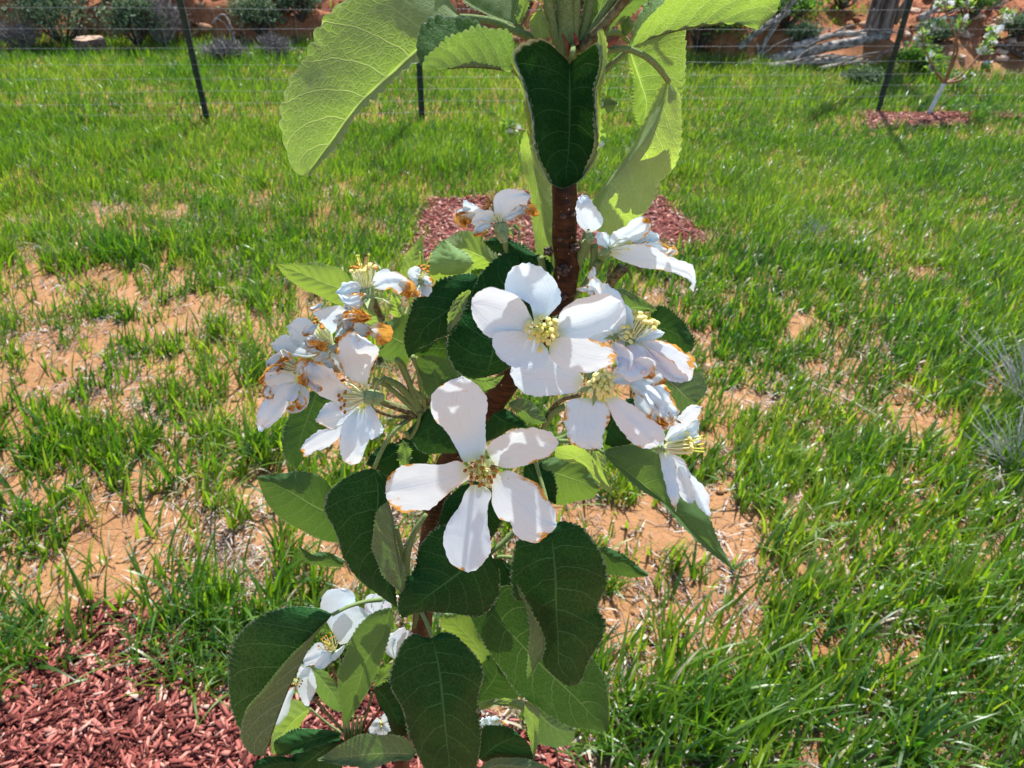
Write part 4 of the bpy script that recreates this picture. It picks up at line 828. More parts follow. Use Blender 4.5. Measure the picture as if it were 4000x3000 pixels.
leaf('B1', '455,325 540,420 600,520 640,610', '450,325 395,392 320,490 352,532 380,582 480,616 560,612 640,612', '462,325 510,370 570,430 620,500 640,608', [.004, .0, -.002, .0], .003, .003, 'T', .05, 26, amp=4)
leaf('B1', '820,290 900,380 1000,430 1100,445', '800,300 800,430 820,535 900,510 1000,455 1100,447', '825,288 950,330 1040,390 1100,443', [.004, .004], .003, .002, 'T', .0, 20, amp=4)
leaf('B1', '975,295 1080,350 1160,400 1220,412', '975,290 1020,266 1090,264 1150,310 1205,370 1222,410', '978,300 1040,370 1100,410 1160,425 1220,414', [-.002, -.002], .002, .002, 'U', .25, 14, nv=80, amp=2)
leaf('B1', '740,135 820,150 945,108', '742,130 830,128 900,118 945,106', '745,160 800,205 880,180 945,110', [-.002, -.002], -.001, .001, 'U', .4, 10, nv=60, amp=2)
leaf('B1', '760,790 700,950 600,1110 560,1262', '740,800 640,850 580,910 530,1040 524,1180 560,1262', '790,800 880,880 922,1050 850,1180 700,1300 560,1264', [.004, .004, .004], .003, .003, 'T', .0, 26, amp=4)
leaf('B4', '640,382 790,540 960,720 1100,860 1330,1080 1602,1362', '630,385 500,415 560,560 650,715 740,858 800,935 880,1045 1020,1152 1190,1262 1340,1330 1480,1345 1602,1365', '650,380 705,290 722,200 860,198 960,320 1200,600 1480,770 1545,870 1592,1000 1612,1150 1602,1362', [.0, .0, .0, .002, .002], [-.002, .002], [.004, .006], 'T', .14, 44, amp=4, nv=140)
leaf('B4', '610,790 520,640 400,520 275,410', '590,810 480,700 380,600 330,562 250,502 275,408', '640,790 640,715 575,560 500,402 380,400 275,406', [.008, .010, .012], .002, .002, 'T', .8, 24, amp=3)
leaf('B4', '560,1110 640,1000 700,900 690,750', '555,1100 550,1040 590,920 600,800 640,748 690,750', '570,1122 700,1102 870,1110 880,1040 800,930 740,850 690,750', [.008, .008], .002, .002, 'T', .15, 20, amp=3)
leaf('B4', '560,1160 700,1130 850,1140 930,1160', '565,1195 700,1158 850,1168 925,1195 930,1160', '560,1125 700,1100 850,1102 925,1120 930,1160', [-.002, -.002], -.002, .001, 'U', .8, 10, nv=80, amp=2)
leaf('B4', '930,1120 990,1250 1000,1400 1012,1580', '925,1120 940,1250 970,1400 990,1500 1012,1580', '935,1115 1036,1182 1036,1350 1028,1480 1012,1580', [.0, -.002, -.002], .001, -.001, 'U', .6, 20, nv=90, amp=3)
leaf('B4', '1030,1190 1130,1300 1250,1360 1350,1345', '1030,1300 1028,1440 1100,1470 1200,1482 1312,1440 1350,1345', '1035,1180 1150,1220 1270,1290 1350,1342', [.004, .004], .002, .002, 'U', .15, 24, amp=4)
leaf('B4', '570,1590 700,1480 830,1420 900,1400', '560,1580 575,1450 602,1330 720,1318 810,1335 900,1400', '580,1600 640,1612 800,1582 1000,1582 970,1470 900,1400', [.0, .0], .002, .003, 'T', .0, 20, amp=4)
leaf('B4', '545,1700 700,1640 900,1650 1200,1690', '545,1680 640,1600 800,1578 1000,1600 1200,1690', '545,1720 700,1760 1000,1760 1200,1692', [-.004, -.004], .002, .002, 'U', .2, 20, amp=2)
leaf('B3', '1605,1545 1350,1540 1100,1560 808,1592', '1610,1540 1540,1432 1450,1400 1300,1393 1130,1398 1020,1460 900,1532 808,1590', '1600,1550 1560,1592 1450,1592 1350,1622 1250,1657 1100,1642 950,1622 808,1596', [-.006, -.006, -.008, -.008], .002, [-.003, -.003], 'U', .15, 34, amp=3, nv=120)
leaf('B3', '1010,1392 800,1420 620,1490 478,1562', '1000,1385 940,1358 800,1348 650,1343 540,1388 460,1460 478,1560', '1015,1400 830,1470 650,1532 478,1565', [-.002, -.006, -.008, -.006], [.004, .006], [-.003, -.003], 'T', .1, 26, amp=3)
leaf('B3', '1020,1430 850,1520 720,1620 590,1720', '1010,1420 880,1425 750,1445 640,1520 590,1600 590,1720', '1030,1440 950,1520 1010,1620 950,1740 590,1725', [-.002, -.004, -.004], .003, .003, 'T', .0, 26, amp=3)
leaf('B3', '620,1605 500,1625 280,1680', '620,1600 560,1572 450,1568 345,1590 280,1660', '625,1610 580,1670 480,1740 280,1720', [-.004, -.006], .002, .002, 'T', .0, 22, amp=4)
leaf('B3', '745,1175 620,1280 520,1400 440,1562', '740,1165 640,1110 570,1120 555,1200 478,1310 438,1430 440,1562', '750,1180 705,1250 640,1345 540,1402 440,1564', [.008, .006, .004], .002, .002, 'U', .7, 20, amp=3, pet=('B3', '1000,1375 880,1290 745,1175', [.004, .006, .008]))
leaf('B3', '740,838 830,930 930,1060 1010,1200', '738,835 780,980 830,1080 920,1172 1010,1205', '745,832 850,868 925,940 995,1000 1010,1198', [.002, .004, .006], .002, .002, 'U', .3, 22, amp=3)
leaf('B3', '1262,1000 1360,1100 1430,1230 1542,1392', '1262,1005 1290,1105 1375,1252 1430,1380 1542,1394', '1266,996 1400,908 1435,1000 1502,1200 1542,1390', [.002, .002], .002, .002, 'T', .0, 22, amp=3)
leaf('B3', '1262,1010 1330,940 1420,860', '1260,1000 1345,850 1420,835 1422,860', '1265,1012 1340,960 1420,900 1422,860', [-.006, -.004], .001, .001, 'U', .4, 10, nv=50)
# filler leaves deeper in the plant
leaf('B1', '420,480 300,640 200,850', '400,480 300,520 150,720 200,850', '430,480 450,640 350,800 200,850', [.03, .03], .003, .003, 'T', .0, 24)
leaf('B1', '900,300 760,420 600,520', '880,290 720,300 600,400 600,520', '900,320 850,500 700,560 600,520', [.03, .03], .003, .003, 'T', .0, 20)
leaf('B3', '1500,1300 1300,1420 1100,1620', '1480,1290 1250,1330 1100,1500 1100,1620', '1510,1320 1450,1500 1300,1600 1100,1620', [.03, .03], .003, .003, 'T', .0, 24)
leaf('B1', '900,1290 960,1400 980,1560', '880,1290 860,1400 900,1500 980,1560', '920,1290 1010,1380 1040,1480 980,1560', [.012, .012], .003, .003, 'T', .0, 20)

# --- green stalks and spurs
def st(zone, s, o, r, mt=None, nm='spur'): return tube(nm, PW(Z(zone, s), o), [r, r*.9, r*.8] if not hasattr(r, '__len__') else r, mt or STALK, TREE, n=9, steps=26)
st('A4', '1240,1270 1180,1130 1110,950 1080,920', [.006, .004, .0], .0013)
st('A4', '1230,1280 1130,1190 1000,1080 930,1050', [.006, .002, -.003], .0011)
st('A4', '1220,1290 1100,1240 980,1200 900,1165', [.006, .002, -.003], .0012, STALKB)
st('A4', '1215,1290 1080,1290 930,1240 890,1180', [.006, .003, -.002], .0008, STALKB)
st('A4', '1270,1260 1240,1100 1210,960 1180,900', [.006, .006, .004], .0012)
st('A4', '1000,690 960,610 915,520 890,480', [.004, .002, -.004], [.0008, .0012, .0017], STALKB)
st('A4', '1250,1180 1150,1060 1090,940', .005, .0009)
st('B1', '400,335 330,250 250,170 160,130', [.006, .003, .0], .0015)
st('B1', '440,1010 370,1110 328,1220 312,1420', [-.008, -.012, -.015], [.0009, .0014, .0013])
st('B1', '240,1090 275,1220 300,1400', [-.012, -.014], .0011)
st('B1', '400,335 440,300 470,230', [.006, .006], .0012, STALKB)
st('B1', '310,480 330,515 380,440 400,350', [.0, .004], .0008)
st('B1', '1080,1040 1000,1130 930,1200 830,1280', [.004, .0, -.004], .0013)
st('B1', '1000,1290 940,1285 880,1290', -.002, .0009)
st('B2', '350,475 280,510 230,580 205,640', [-.002, .0, .002], .0013)
st('B2', '440,400 330,430 250,500 200,620', [-.004, 0, .002], .0010, STALKB)
st('B2', '430,620 330,680 230,700 140,690', [.002, .002], .0011)
st('A3', '1290,400 1230,560 1180,700 1120,880', [-.004, .0, .002], [.0018, .0013, .0012])
st('A3', '1360,590 1300,700 1200,830 1110,930', [-.002, 0, .003], [.0012, .0010, .001])
st('A3', '1530,640 1480,700 1430,770 1330,870', [-.002, 0, .003], [.0020, .0014, .0010], STALKB)
st('A3', '1330,480 1330,560 1310,650', [-.002, 0], .0012)
st('B3', '780,1090 880,1210 1000,1340 1050,1390', [-.002, .0, .002], .0010, STALKB)
st('B3', '920,820 945,900 965,970 980,1010', [-.002, 0, .002], .0009, STALKB)
st('B3', '1250,1050 1220,1180 1180,1320 1170,1400', [.002, .002], .0008, STALKB)
st('B3', '1320,1190 1240,1290 1180,1390', [.002, .002], .0010, SCALE_)
for x, dx in ((1040, -25), (1065, -8), (1090, 5), (1120, 15), (1145, 25)): st('B3', '%d,1430 %d,1330 %d,1240' % (x, x+dx*.4, x+dx), [.001, -.001], [.0011, .0009, .0005])
st('B3', '1100,1420 1180,1440 1300,1500', [.0, .02], .0016, BARK)
st('B4', '70,300 60,420 40,520', [.006, .01], .0009)
st('A3', '940,560 960,640 1020,760', [.002, .003], .0011)
for s in ('1460,590 1440,660 1425,720', '1600,600 1650,640 1710,730', '1560,620 1590,690 1600,720'): st('A3', s, -.004, [.0006, .0004, .0002], STALKB, 'sepal_tip')
for s in ('750,330 790,380 780,430', '560,370 525,400 515,450', '720,360 745,400 750,440'): st('A3', s, -.002, [.0007, .0004, .0002], STALK, 'sepal_tip')

# --- blossoms
def petal(fl, zone, mid, e1=None, e2=None, om=0., c1=-.002, c2=-.002, brown=0., pink=0., crumple=.0006, w=None, prof=1., nv=40, wavy=.0):
    if crumple >= .0008: crumple *= 1.35
    Mz = Z(zone, mid); M = spline(Mz, nv); v = np.linspace(0, 1, nv)
    if e1 is None:
        t = np.gradient(M, axis=0); t /= np.linalg.norm(t, axis=1)[:, None]; nrm = np.stack([-t[:, 1], t[:, 0]], 1)
        W = w/ZN[zone][2]*.5; pf = (np.sin(np.pi*np.clip(v, 0, 1)**(.9*prof+.35))**.62)*(1-.25*(1-v)) + .10*(1-v)
        rj = 1 + .10*np.sin(v*13+random.uniform(0, 6)); lj = 1 + .10*np.sin(v*11+random.uniform(0, 6))
        A = M + nrm*(W*pf*rj)[:, None]; B = M - nrm*(W*pf*lj)[:, None]
    else: A = spline(Z(zone, e1), nv); B = spline(Z(zone, e2), nv)
    om = spline(np.array([[q] for q in (om if hasattr(om, '__len__') else [om, om])]), nv)[:, 0]
    c1 = along(c1, nv); c2 = along(c2, nv); sd_ = Vector((random.uniform(0, 50), 0, 0))
    ts = np.array([0, .16, .32, .48, .64, .78, .9, 1.]); cols = [(-t, A, c1) for t in ts[::-1]] + [(t, B, c2) for t in ts[1:]]
    V = np.empty((len(cols), nv, 3)); U = []
    for ci, (u, E, c) in enumerate(cols):
        a = abs(u); q = M + (E-M)*a; o = om + c*a**1.7*np.sin(np.pi*np.clip(v*.95+.03, 0, 1))**.4
        for i in range(nv):
            p = P(q[i, 0], q[i, 1], o[i]); k = crumple*(.25 + .75*v[i])*(.4+.6*a)
            n_ = mnoise.noise_vector(p*170 + sd_); n2 = mnoise.noise_vector(p*480 + sd_)
            p = p + fw*(n_.x*k*1.5 + n2.x*k*.6 + k*.55*math.sin(u*7.5 + sd_.x + v[i]*2.5) + crumple*.35*math.sin(u*3.1+sd_.x)) + (R_*n_.y + U_*n_.z)*k*.55 + (R_*n2.y + U_*n2.z)*k*.4
            if a > .85: p = p + (R_*mnoise.noise(p*900) + U_*mnoise.noise(p*900 + Vector((7, 0, 0))))*.00045*min(1, v[i]*2)
            V[ci, i] = p
        U.append(np.stack([np.full(nv, .5+.5*u), v], 1))
    nc = len(cols); J = (np.arange(nc-1)[:, None]*nv + np.arange(nv-1)[None]).ravel(); Fq = np.stack([J, J+1, J+nv+1, J+nv], 1)
    o_ = mk('petal', V.reshape(-1, 3), Fq, PETAL, fl, origin=Vector(V[nc//2, 0]), uv=np.concatenate(U)); o_['brown'] = float(brown); o_['pink'] = float(pink)
    if brown > .75: o_['label'] = 'withered petal turned orange-brown'
    return o_
def flower(zone, c, o, axis, size=1., nst=16, slen=.004, spread=.75, anth='Y', stalk=None, so_=(0, .01), npis=4, plen=1.1, cup=.0016, label=None, px0=.0002):
    cup *= .78
    C = P(*Z(zone, [c])[0], o); ax = (R_*axis[0] - U_*axis[1] - fw*axis[2]).normalized()
    t1 = ax.cross(Vector((.2, .5, .8))).normalized(); t2 = ax.cross(t1)
    mb = MB(); B = C - ax*cup*1.1
    # receptacle: a small cup with five sepals
    mb.tube([B - ax*cup*1.5, B - ax*cup*.7, B, C + ax*.0002], [cup*.45, cup*.85, cup*1.0, cup*.8], n=14, steps=12)
    for k in range(5):
        a = k*1.2566 + .4; d = t1*math.cos(a) + t2*math.sin(a); s0 = B + d*cup*.8; sdv = ax.cross(d)
        q = [s0 + sdv*cup*.5, s0 - sdv*cup*.5, s0 + d*cup*1.2 - sdv*cup*.35 - ax*cup*.3, s0 + d*cup*1.2 + sdv*cup*.35 - ax*cup*.3, s0 + d*cup*2.3 - ax*cup*1.1]
        mb.add(q, [(0, 1, 2, 3), (3, 2, 4)])
    f = mb.build('flower', CAL, TREE, origin=C)
    if label: f['label'] = label
    for k in range(nst):
        a = k*2.39996; rr = math.sqrt((k+.5)/nst); th = rr*spread*random.uniform(.8, 1.15)
        d = (ax*math.cos(th) + (t1*math.cos(a) + t2*math.sin(a))*math.sin(th)).normalized()
        b = C + (t1*math.cos(a) + t2*math.sin(a))*cup*.55*rr + ax*.0003; L = slen*random.uniform(.75, 1.12)
        tip = b + d*L; mid_ = b.lerp(tip, .5) + (t1*math.cos(a) + t2*math.sin(a))*L*.1
        an = ANY if anth == 'Y' else ANB
        if anth == 'M': an = random.choice((ANY, ANB))
        me = MB(); me.tube([b, mid_, tip], [.00026*size, .00021*size, .00016*size], n=5, steps=6, cap=False)
        s_ = mk('stamen', me.V, me.F, FIL, f, origin=b)
        # the anther sits on the filament: second material in the same small mesh
        m2 = MB(); rot = d.to_track_quat('Z', 'Y').to_matrix() @ Matrix.Rotation(random.uniform(.6, 1.6), 3, 'X')
        r_ = (.00080 if anth == 'Y' else .00060)*size
        m2.ball(tip, r_, 7, 5, (.62, .62, 1.05), rot); m2.ball(tip + rot @ Vector((r_*.5, 0, 0)), r_*.9, 6, 4, (.55, .55, 1.0), rot)
        vs = [Vector(q) - b for q in me.V + m2.V]; me_ = s_.data; me_.clear_geometry(); off_ = len(me.V)
        me_.from_pydata([tuple(q) for q in vs], [], me.F + [tuple(i+off_ for i in ff) for ff in m2.F]); me_.materials.append(an)
        mi = np.zeros(len(me_.polygons), dtype=np.int32); mi[len(me.F):] = 1; me_.polygons.foreach_set('material_index', mi); me_.polygons.foreach_set('use_smooth', np.ones(len(mi), dtype=bool)); me_.update()
    for k in range(npis):
        a = k*2*math.pi/max(npis, 1) + .5; d = (ax + (t1*math.cos(a)+t2*math.sin(a))*.22).normalized(); L = slen*plen
        mb = MB(); mb.tube([C, C + d*L*.6, C + d*L], [.00028*size, .00024*size, .0002*size], n=6, steps=6); mb.ball(C + d*L, .00036*size, 6, 4); mb.build('pistil', STY, f, origin=C)
    if stalk:
        pp = PW(Z(stalk[0], stalk[1]), so_); pp[0] = B - ax*cup; tube('flower_stalk', pp, [.0009, .0008, .0009], STALK, f, n=8, steps=18)
    return f
CAL = simple('calyx', (.20, .28, .11), (.36, .43, .24), 2200, .7, .05, .0002, tr=.15)

# hero blossom, lower centre
h = flower('B1', (800, 722), -.046, (.02, .05, 1), 1.2, 26, .0056, .85, 'M', npis=5, plen=1.05, cup=.0022, label='lowest of the two large open blossoms, five separate petals with orange-brown scorch marks')
H = -.046
petal(h, 'B1', '765,660 740,560 660,420 640,260 675,118', '715,675 690,672 640,590 560,462 492,400 466,300 490,220 555,165 675,114', '800,655 822,600 826,500 823,400 840,290 818,225 750,150 675,114', [H, H+.002, H-.002, H-.006], .0, .001, .12, crumple=.0005)
petal(h, 'B1', '860,650 960,610 1100,570 1200,550 1298,545', '845,630 832,590 862,540 950,490 1080,453 1200,463 1268,490 1298,543', '880,690 955,712 1080,692 1200,652 1265,612 1298,548', [H, H-.002, H-.004, H-.003], -.003, .001, .10, crumple=.0006)
petal(h, 'B1', '880,770 960,860 1080,980 1190,1080 1285,1083', '905,745 960,728 1080,770 1162,812 1222,905 1272,985 1285,1080', '862,800 868,870 865,930 918,1040 988,1068 1000,1120 1080,1182 1150,1196 1240,1130 1285,1086', [H, H-.003, H-.006, H-.006], .0, .002, .30, crumple=.0005)
petal(h, 'B1', '785,820 750,950 720,1100 700,1250 710,1385', '730,820 695,860 660,950 582,1060 552,1140 558,1230 605,1335 710,1387', '820,830 862,870 840,950 852,1150 862,1220 822,1312 755,1375 710,1387', [H, H-.003, H-.006, H-.008], .001, .001, .10, crumple=.0004)
petal(h, 'B1', '715,745 560,790 400,830 270,850 174,865', '705,700 652,665 530,690 400,680 300,690 212,748 186,800 174,865', '735,770 692,800 600,860 520,930 455,980 370,985 300,1002 222,960 182,905 174,865', [H, H-.002, H-.005, H-.006], -.001, .002, .30, crumple=.0006)

# hero blossom, upper centre
H = -.050
h = flower('A3', (962, 1085), H, (-.05, .1, 1), 1.15, 22, .0048, .8, 'Y', npis=5, plen=1.7, cup=.0023, label='freshest large open blossom, five clean white petals round pale yellow stamens')
petal(h, 'A3', '930,1010 920,920 890,800 860,700 860,598', '895,1010 862,900 800,860 690,800 700,700 760,620 860,598', '975,1010 1060,920 1085,890 1062,760 1010,690 955,640 860,598', [H, H+.003, H+.003, H+.0], -.001, .001, .0, crumple=.0003)
petal(h, 'A3', '890,1070 780,1010 650,950 540,910 446,900', '890,1020 862,965 800,860 680,800 540,790 460,850 446,900', '880,1120 800,1120 700,1110 600,1148 520,1092 460,1000 446,902', [H, H-.001, H-.004, H-.007], -.002, -.001, .0, crumple=.0003)
petal(h, 'A3', '925,1150 860,1200 780,1260 700,1290 625,1255', '890,1120 800,1098 700,1092 602,1130 598,1190 625,1255', '960,1180 1000,1245 985,1320 940,1362 870,1370 750,1350 680,1320 625,1258', [H, H-.004, H-.008, H-.008], -.001, -.001, .06, crumple=.0003)
petal(h, 'A3', '1020,1180 1120,1230 1250,1280 1380,1300 1492,1262', '1040,1150 1120,1130 1250,1138 1370,1180 1450,1220 1492,1258', '1005,1200 1012,1270 1080,1345 1160,1375 1250,1397 1400,1362 1465,1325 1492,1264', [H, H-.003, H-.006, H-.006], -.001, .001, .14, crumple=.0004)
petal(h, 'A3', '1050,1090 1160,1060 1300,1010 1420,960 1520,880', '1060,1050 1085,965 1180,880 1330,838 1440,832 1520,875', '1055,1130 1140,1140 1260,1145 1400,1092 1500,1020 1542,930 1520,880', [H, H-.001, H-.004, H-.004], -.005, -.004, .0, crumple=.0004)

# flower behind it at the right (petal fan)
f = flower('A3', (1500, 1120), -.030, (.6, -.1, .6), 1., 8, .004, .6, 'Y', npis=0)
petal(f, 'A3', '1480,1130 1450,1000 1440,880 1420,760', '1450,1130 1380,1000 1330,880 1340,760 1420,745', '1520,1130 1560,1000 1530,860 1480,790 1420,748', [-.03, -.032, -.030], -.001, .001, .1)
petal(f, 'A3', '1490,1140 1530,1080 1560,1000 1545,900', w=120, om=[-.03, -.028, -.026], brown=.0)
petal(f, 'A3', '1390,920 1350,830 1320,740 1310,640', w=95, om=[-.03, -.033, -.034], brown=.55, crumple=.0014)
petal(f, 'A3', '1350,800 1290,780 1215,775', w=45, om=[-.03, -.033], brown=.6, crumple=.0014)
petal(f, 'A3', '1480,1150 1400,1120 1290,1150', w=120, om=[-.03, -.028], brown=.0)
# upright stamens flower at the right
f = flower('A3', (1600, 1150), -.030, (.55, -.9, .35), 1.2, 24, .0072, .5, 'Y', npis=3, label='blossom at right with a tall brush of yellow stamens')
petal(f, 'A3', '1640,1180 1760,1210 1900,1270 2055,1350', '1650,1170 1760,1160 1880,1180 1990,1250 2055,1300 2065,1350', '1640,1200 1740,1280 1860,1360 1960,1410 2010,1450 2060,1355', [-.030, -.034, -.036], -.003, .001, .30, .35, .0008)
petal(f, 'A3', '1580,1170 1600,1260 1560,1340 1480,1370', '1550,1140 1470,1180 1448,1220 1490,1290 1480,1370', '1620,1180 1700,1220 1790,1340 1700,1420 1580,1450 1480,1375', [-.030, -.038, -.040], .002, -.002, .12, .5, .0011)
petal(f, 'A3', '1620,1180 1680,1150 1740,1120 1830,1105', w=90, om=[-.03, -.030], brown=.1)
petal(f, 'A3', '1690,1210 1800,1310 1900,1400 2000,1445', w=120, om=[-.032, -.037, -.038], brown=.25, pink=.6, crumple=.001)
# flower right of centre with big left petal
H = -.038
f = flower('B2', (560, 345), H, (.15, -.1, 1), 1.15, 24, .0048, .8, 'Y', npis=4, cup=.0024, label='blossom just under the freshest one, its widest petal pointing left')
petal(f, 'A3', '1235,1475 1100,1460 950,1450 830,1430 722,1400', '1255,1430 1222,1390 1100,1300 900,1250 740,1330 722,1400', '1250,1490 1200,1532 1100,1550 980,1562 850,1552 765,1485 722,1404', [H, H+.003, H+.006, H+.006], -.001, .001, .0, .12)
petal(f, 'B2', '500,425 490,500 480,600 500,690 525,762', '460,420 370,440 333,555 352,640 368,700 445,750 525,763', '540,430 610,460 636,550 600,640 590,680 600,722 525,763', [H, H-.002, H-.004, H-.003], .0, .001, .34, crumple=.0007)
petal(f, 'B2', '620,420 700,500 800,590 890,660 950,738', '600,430 640,520 700,630 780,712 860,750 950,738', '660,405 740,445 860,525 960,600 1002,680 950,735', [H, H-.003, H-.004, H-.003], .001, -.001, .26, .25, .0006)
petal(f, 'B2', '650,330 700,290 760,270 800,200', w=150, om=[H, H+.004], brown=.1, crumple=.001)
# crumpled white petals below right
f = flower('B2', (790, 330), -.026, (.4, .6, .4), 1., 5, .003, .7, 'B', npis=0)
petal(f, 'B2', '760,300 860,340 960,430 1040,545', '790,290 900,270 990,330 1060,450 1072,520 1040,550', '740,320 820,400 870,470 940,540 1040,552', [-.026, -.032, -.030], .002, -.002, .42, crumple=.0022)
petal(f, 'B2', '760,310 850,420 920,520 1000,600', w=150, om=[-.026, -.028, -.03], brown=.62, crumple=.002)
petal(f, 'B2', '850,300 930,290 980,330', w=120, om=[-.028, -.033], brown=.3, crumple=.0015)
petal(f, 'B2', '720,250 780,230 860,220 900,300', w=130, om=[-.030, -.036, -.034], brown=.3, pink=.3, crumple=.0012)
petal(f, 'B2', '880,420 930,500 920,560 980,600', w=70, om=[-.030, -.032, -.030], brown=.75, crumple=.0018)
petal(f, 'B2', '930,480 990,560 1060,570 1090,590', w=60, om=[-.030, -.030, -.028], brown=.6, crumple=.0018)
petal(f, 'B2', '650,60 700,120 720,200 690,260', w=110, om=[-.034, -.036, -.036], brown=.1, pink=.3, crumple=.0009)
# lower right blossom, seen from the side
f = flower('B2', (985, 745), -.024, (.95, -.12, .25), 1.1, 24, .0085, .38, 'Y', npis=5, plen=1.5, label='side-on blossom at the far right with long yellow stamens')
petal(f, 'B2', '1000,700 1060,610 1140,540 1232,475', '990,690 1040,590 1110,520 1190,465 1232,475', '1020,710 1090,650 1150,600 1225,530 1232,475', [-.024, -.028, -.028], -.002, .001, .10, crumple=.001)
petal(f, 'B2', '1010,700 1080,660 1150,640 1200,570', w=110, om=[-.024, -.022, -.02], brown=.1, crumple=.0008)
petal(f, 'B2', '1040,690 1130,660 1200,700 1205,720', w=80, om=[-.022, -.02, -.02], brown=.25, crumple=.0008)
petal(f, 'B2', '985,780 1010,880 1040,1000 1060,1130', '950,760 965,860 1000,980 1030,1080 1060,1160', '1010,760 1050,820 1075,960 1082,1080 1062,1160', [-.024, -.030, -.032, -.03], -.001, .001, .26, crumple=.0010)
petal(f, 'B2', '1000,780 1080,860 1130,960 1170,1110', '990,790 1040,900 1080,1030 1110,1090 1170,1112', '1020,770 1120,830 1150,930 1172,1010 1170,1110', [-.024, -.026, -.028], .001, -.001, .25, crumple=.0008)
petal(f, 'B2', '1080,860 1160,960 1220,1060 1272,1185', w=95, om=[-.024, -.024, -.022], brown=.08, crumple=.0008)
petal(f, 'B2', '980,740 960,690 970,620 1060,580', w=70, om=[-.024, -.028], brown=.6, crumple=.0016)
# upper right blossom
f = flower('A3', (1440, 510), -.012, (.9, -.3, .3), 1., 7, .006, .5, 'Y', stalk=('A3', '1400,560 1370,620 1330,700', ), npis=2, label='upper right blossom with a long drooping white petal')
petal(f, 'A3', '1440,500 1560,400 1650,340 1725,295', '1430,480 1460,380 1560,330 1640,285 1690,272 1725,290', '1450,500 1550,470 1640,450 1710,390 1735,330 1725,298', [-.012, -.016, -.016], -.001, .002, .34, crumple=.0008)
petal(f, 'A3', '1440,530 1600,560 1750,590 1900,640 2020,690 2045,810', '1430,510 1600,470 1760,490 1880,560 2000,600 2050,640 2060,700 2045,812', '1440,550 1580,610 1740,650 1900,680 2000,720 2030,760 2010,790 2045,815', [-.012, -.018, -.018, -.016, -.014], -.001, .001, .14, crumple=.0006, nv=60)
petal(f, 'A3', '1600,500 1720,490 1820,510 1900,520', w=110, om=[-.010, -.012, -.012], brown=.45, crumple=.001)
petal(f, 'A3', '1620,470 1700,420 1800,440', w=90, om=[-.010, -.013], brown=.1, crumple=.0012)
petal(f, 'A3', '1440,500 1400,440 1350,390', w=110, om=[-.012, -.012], brown=.1)
petal(f, 'A3', '1830,560 1880,530 1905,490', w=80, om=[-.012, -.012], brown=.6, crumple=.001)
f = flower('A3', (1290, 392), -.010, (-.1, -1, .3), .9, 4, .0015, .6, 'B', npis=0, cup=.0014)
petal(f, 'A3', '1300,385 1285,300 1260,200 1240,108', '1270,380 1215,330 1196,240 1205,150 1240,108', '1330,375 1375,345 1395,305 1330,190 1290,130 1240,108', [-.010, -.013, -.014, -.012], -.001, .001, .12, crumple=.0004)
# upper left wilted blossom
f = flower('A3', (650, 315), -.012, (-.2, -.95, .25), 1.2, 18, .0060, .5, 'B', npis=3, plen=1.5, cup=.0028, stalk=('A3', '690,340 690,400 690,480 720,560', ), label='wilted blossom left of the trunk, against the square mulch bed')
petal(f, 'A3', '640,305 680,240 760,150 875,115', '620,290 605,200 615,120 680,75 800,72 875,115', '660,310 720,260 780,190 850,170 875,118', [-.012, -.018, -.018], -.001, .001, .15, crumple=.0008)
petal(f, 'A3', '610,305 540,250 470,215 395,175', '620,290 600,240 500,205 420,180 395,172', '590,320 520,340 440,320 370,250 395,178', [-.012, -.018, -.018], -.001, .002, .30, crumple=.0012)
petal(f, 'A3', '600,330 540,330 490,390 480,410', w=90, om=[-.012, -.016, -.016], brown=.45, crumple=.0015)
petal(f, 'A3', '470,240 420,260 380,290 400,330', w=110, om=[-.018, -.021, -.021], brown=.95, crumple=.002)
petal(f, 'A3', '660,300 740,250 820,220 905,205', w=90, om=[-.012, -.013, -.012], brown=.62, crumple=.0016)
petal(f, 'A3', '800,200 850,210 880,240 875,270', w=90, om=[-.014, -.014, -.013], brown=1., crumple=.002)
petal(f, 'A3', '440,215 380,230 335,250', w=50, om=[-.018, -.020], brown=.4, crumple=.001)
# left cluster, top flower
f = flower('A4', (880, 465), -.016, (-.1, -.95, .2), 1.15, 26, .0068, .5, 'M', npis=3, plen=1.5, cup=.003, label='topmost blossom of the left-hand cluster, stamens pointing up')
petal(f, 'A4', '920,450 980,420 1050,410 1160,440', '915,440 930,380 985,335 1060,350 1130,390 1165,440', '925,460 1000,468 1060,470 1110,500 1165,445', [-.016, -.020, -.020], -.001, .001, .28, crumple=.0013)
petal(f, 'A4', '1090,420 1140,450 1150,520', w=110, om=[-.02, -.022], brown=.95, crumple=.002)
petal(f, 'A4', '860,465 800,450 750,470 690,490', w=110, om=[-.016, -.020, -.02], brown=.35, crumple=.0014)
petal(f, 'A4', '860,480 820,520 780,560 740,600', w=130, om=[-.016, -.021, -.022], brown=.15, crumple=.001)
petal(f, 'A4', '740,560 790,600 830,620 870,640', w=60, om=[-.02, -.024, -.022], brown=.95, crumple=.002)
f = flower('A4', (1235, 400), -.006, (.2, -.9, .3), .95, 12, .0038, .6, 'B', npis=2, plen=2.2, label='small half-hidden blossom of the left-hand cluster beside the upright pale leaf')
petal(f, 'A4', '1230,400 1200,400 1190,350 1225,320', w=80, om=[-.006, -.009], brown=.1)
petal(f, 'A4', '1240,410 1270,410 1300,400', w=90, om=[-.006, -.009], brown=.35, crumple=.0012)
petal(f, 'A4', '1230,410 1210,450 1170,510', w=110, om=[-.006, -.010, -.012], brown=.35, crumple=.001)
petal(f, 'A4', '1240,420 1260,450 1240,510', w=100, om=[-.006, -.010], brown=.1)
petal(f, 'A4', '1150,490 1190,500 1220,510', w=50, om=[-.010, -.012], brown=.95, crumple=.0015)
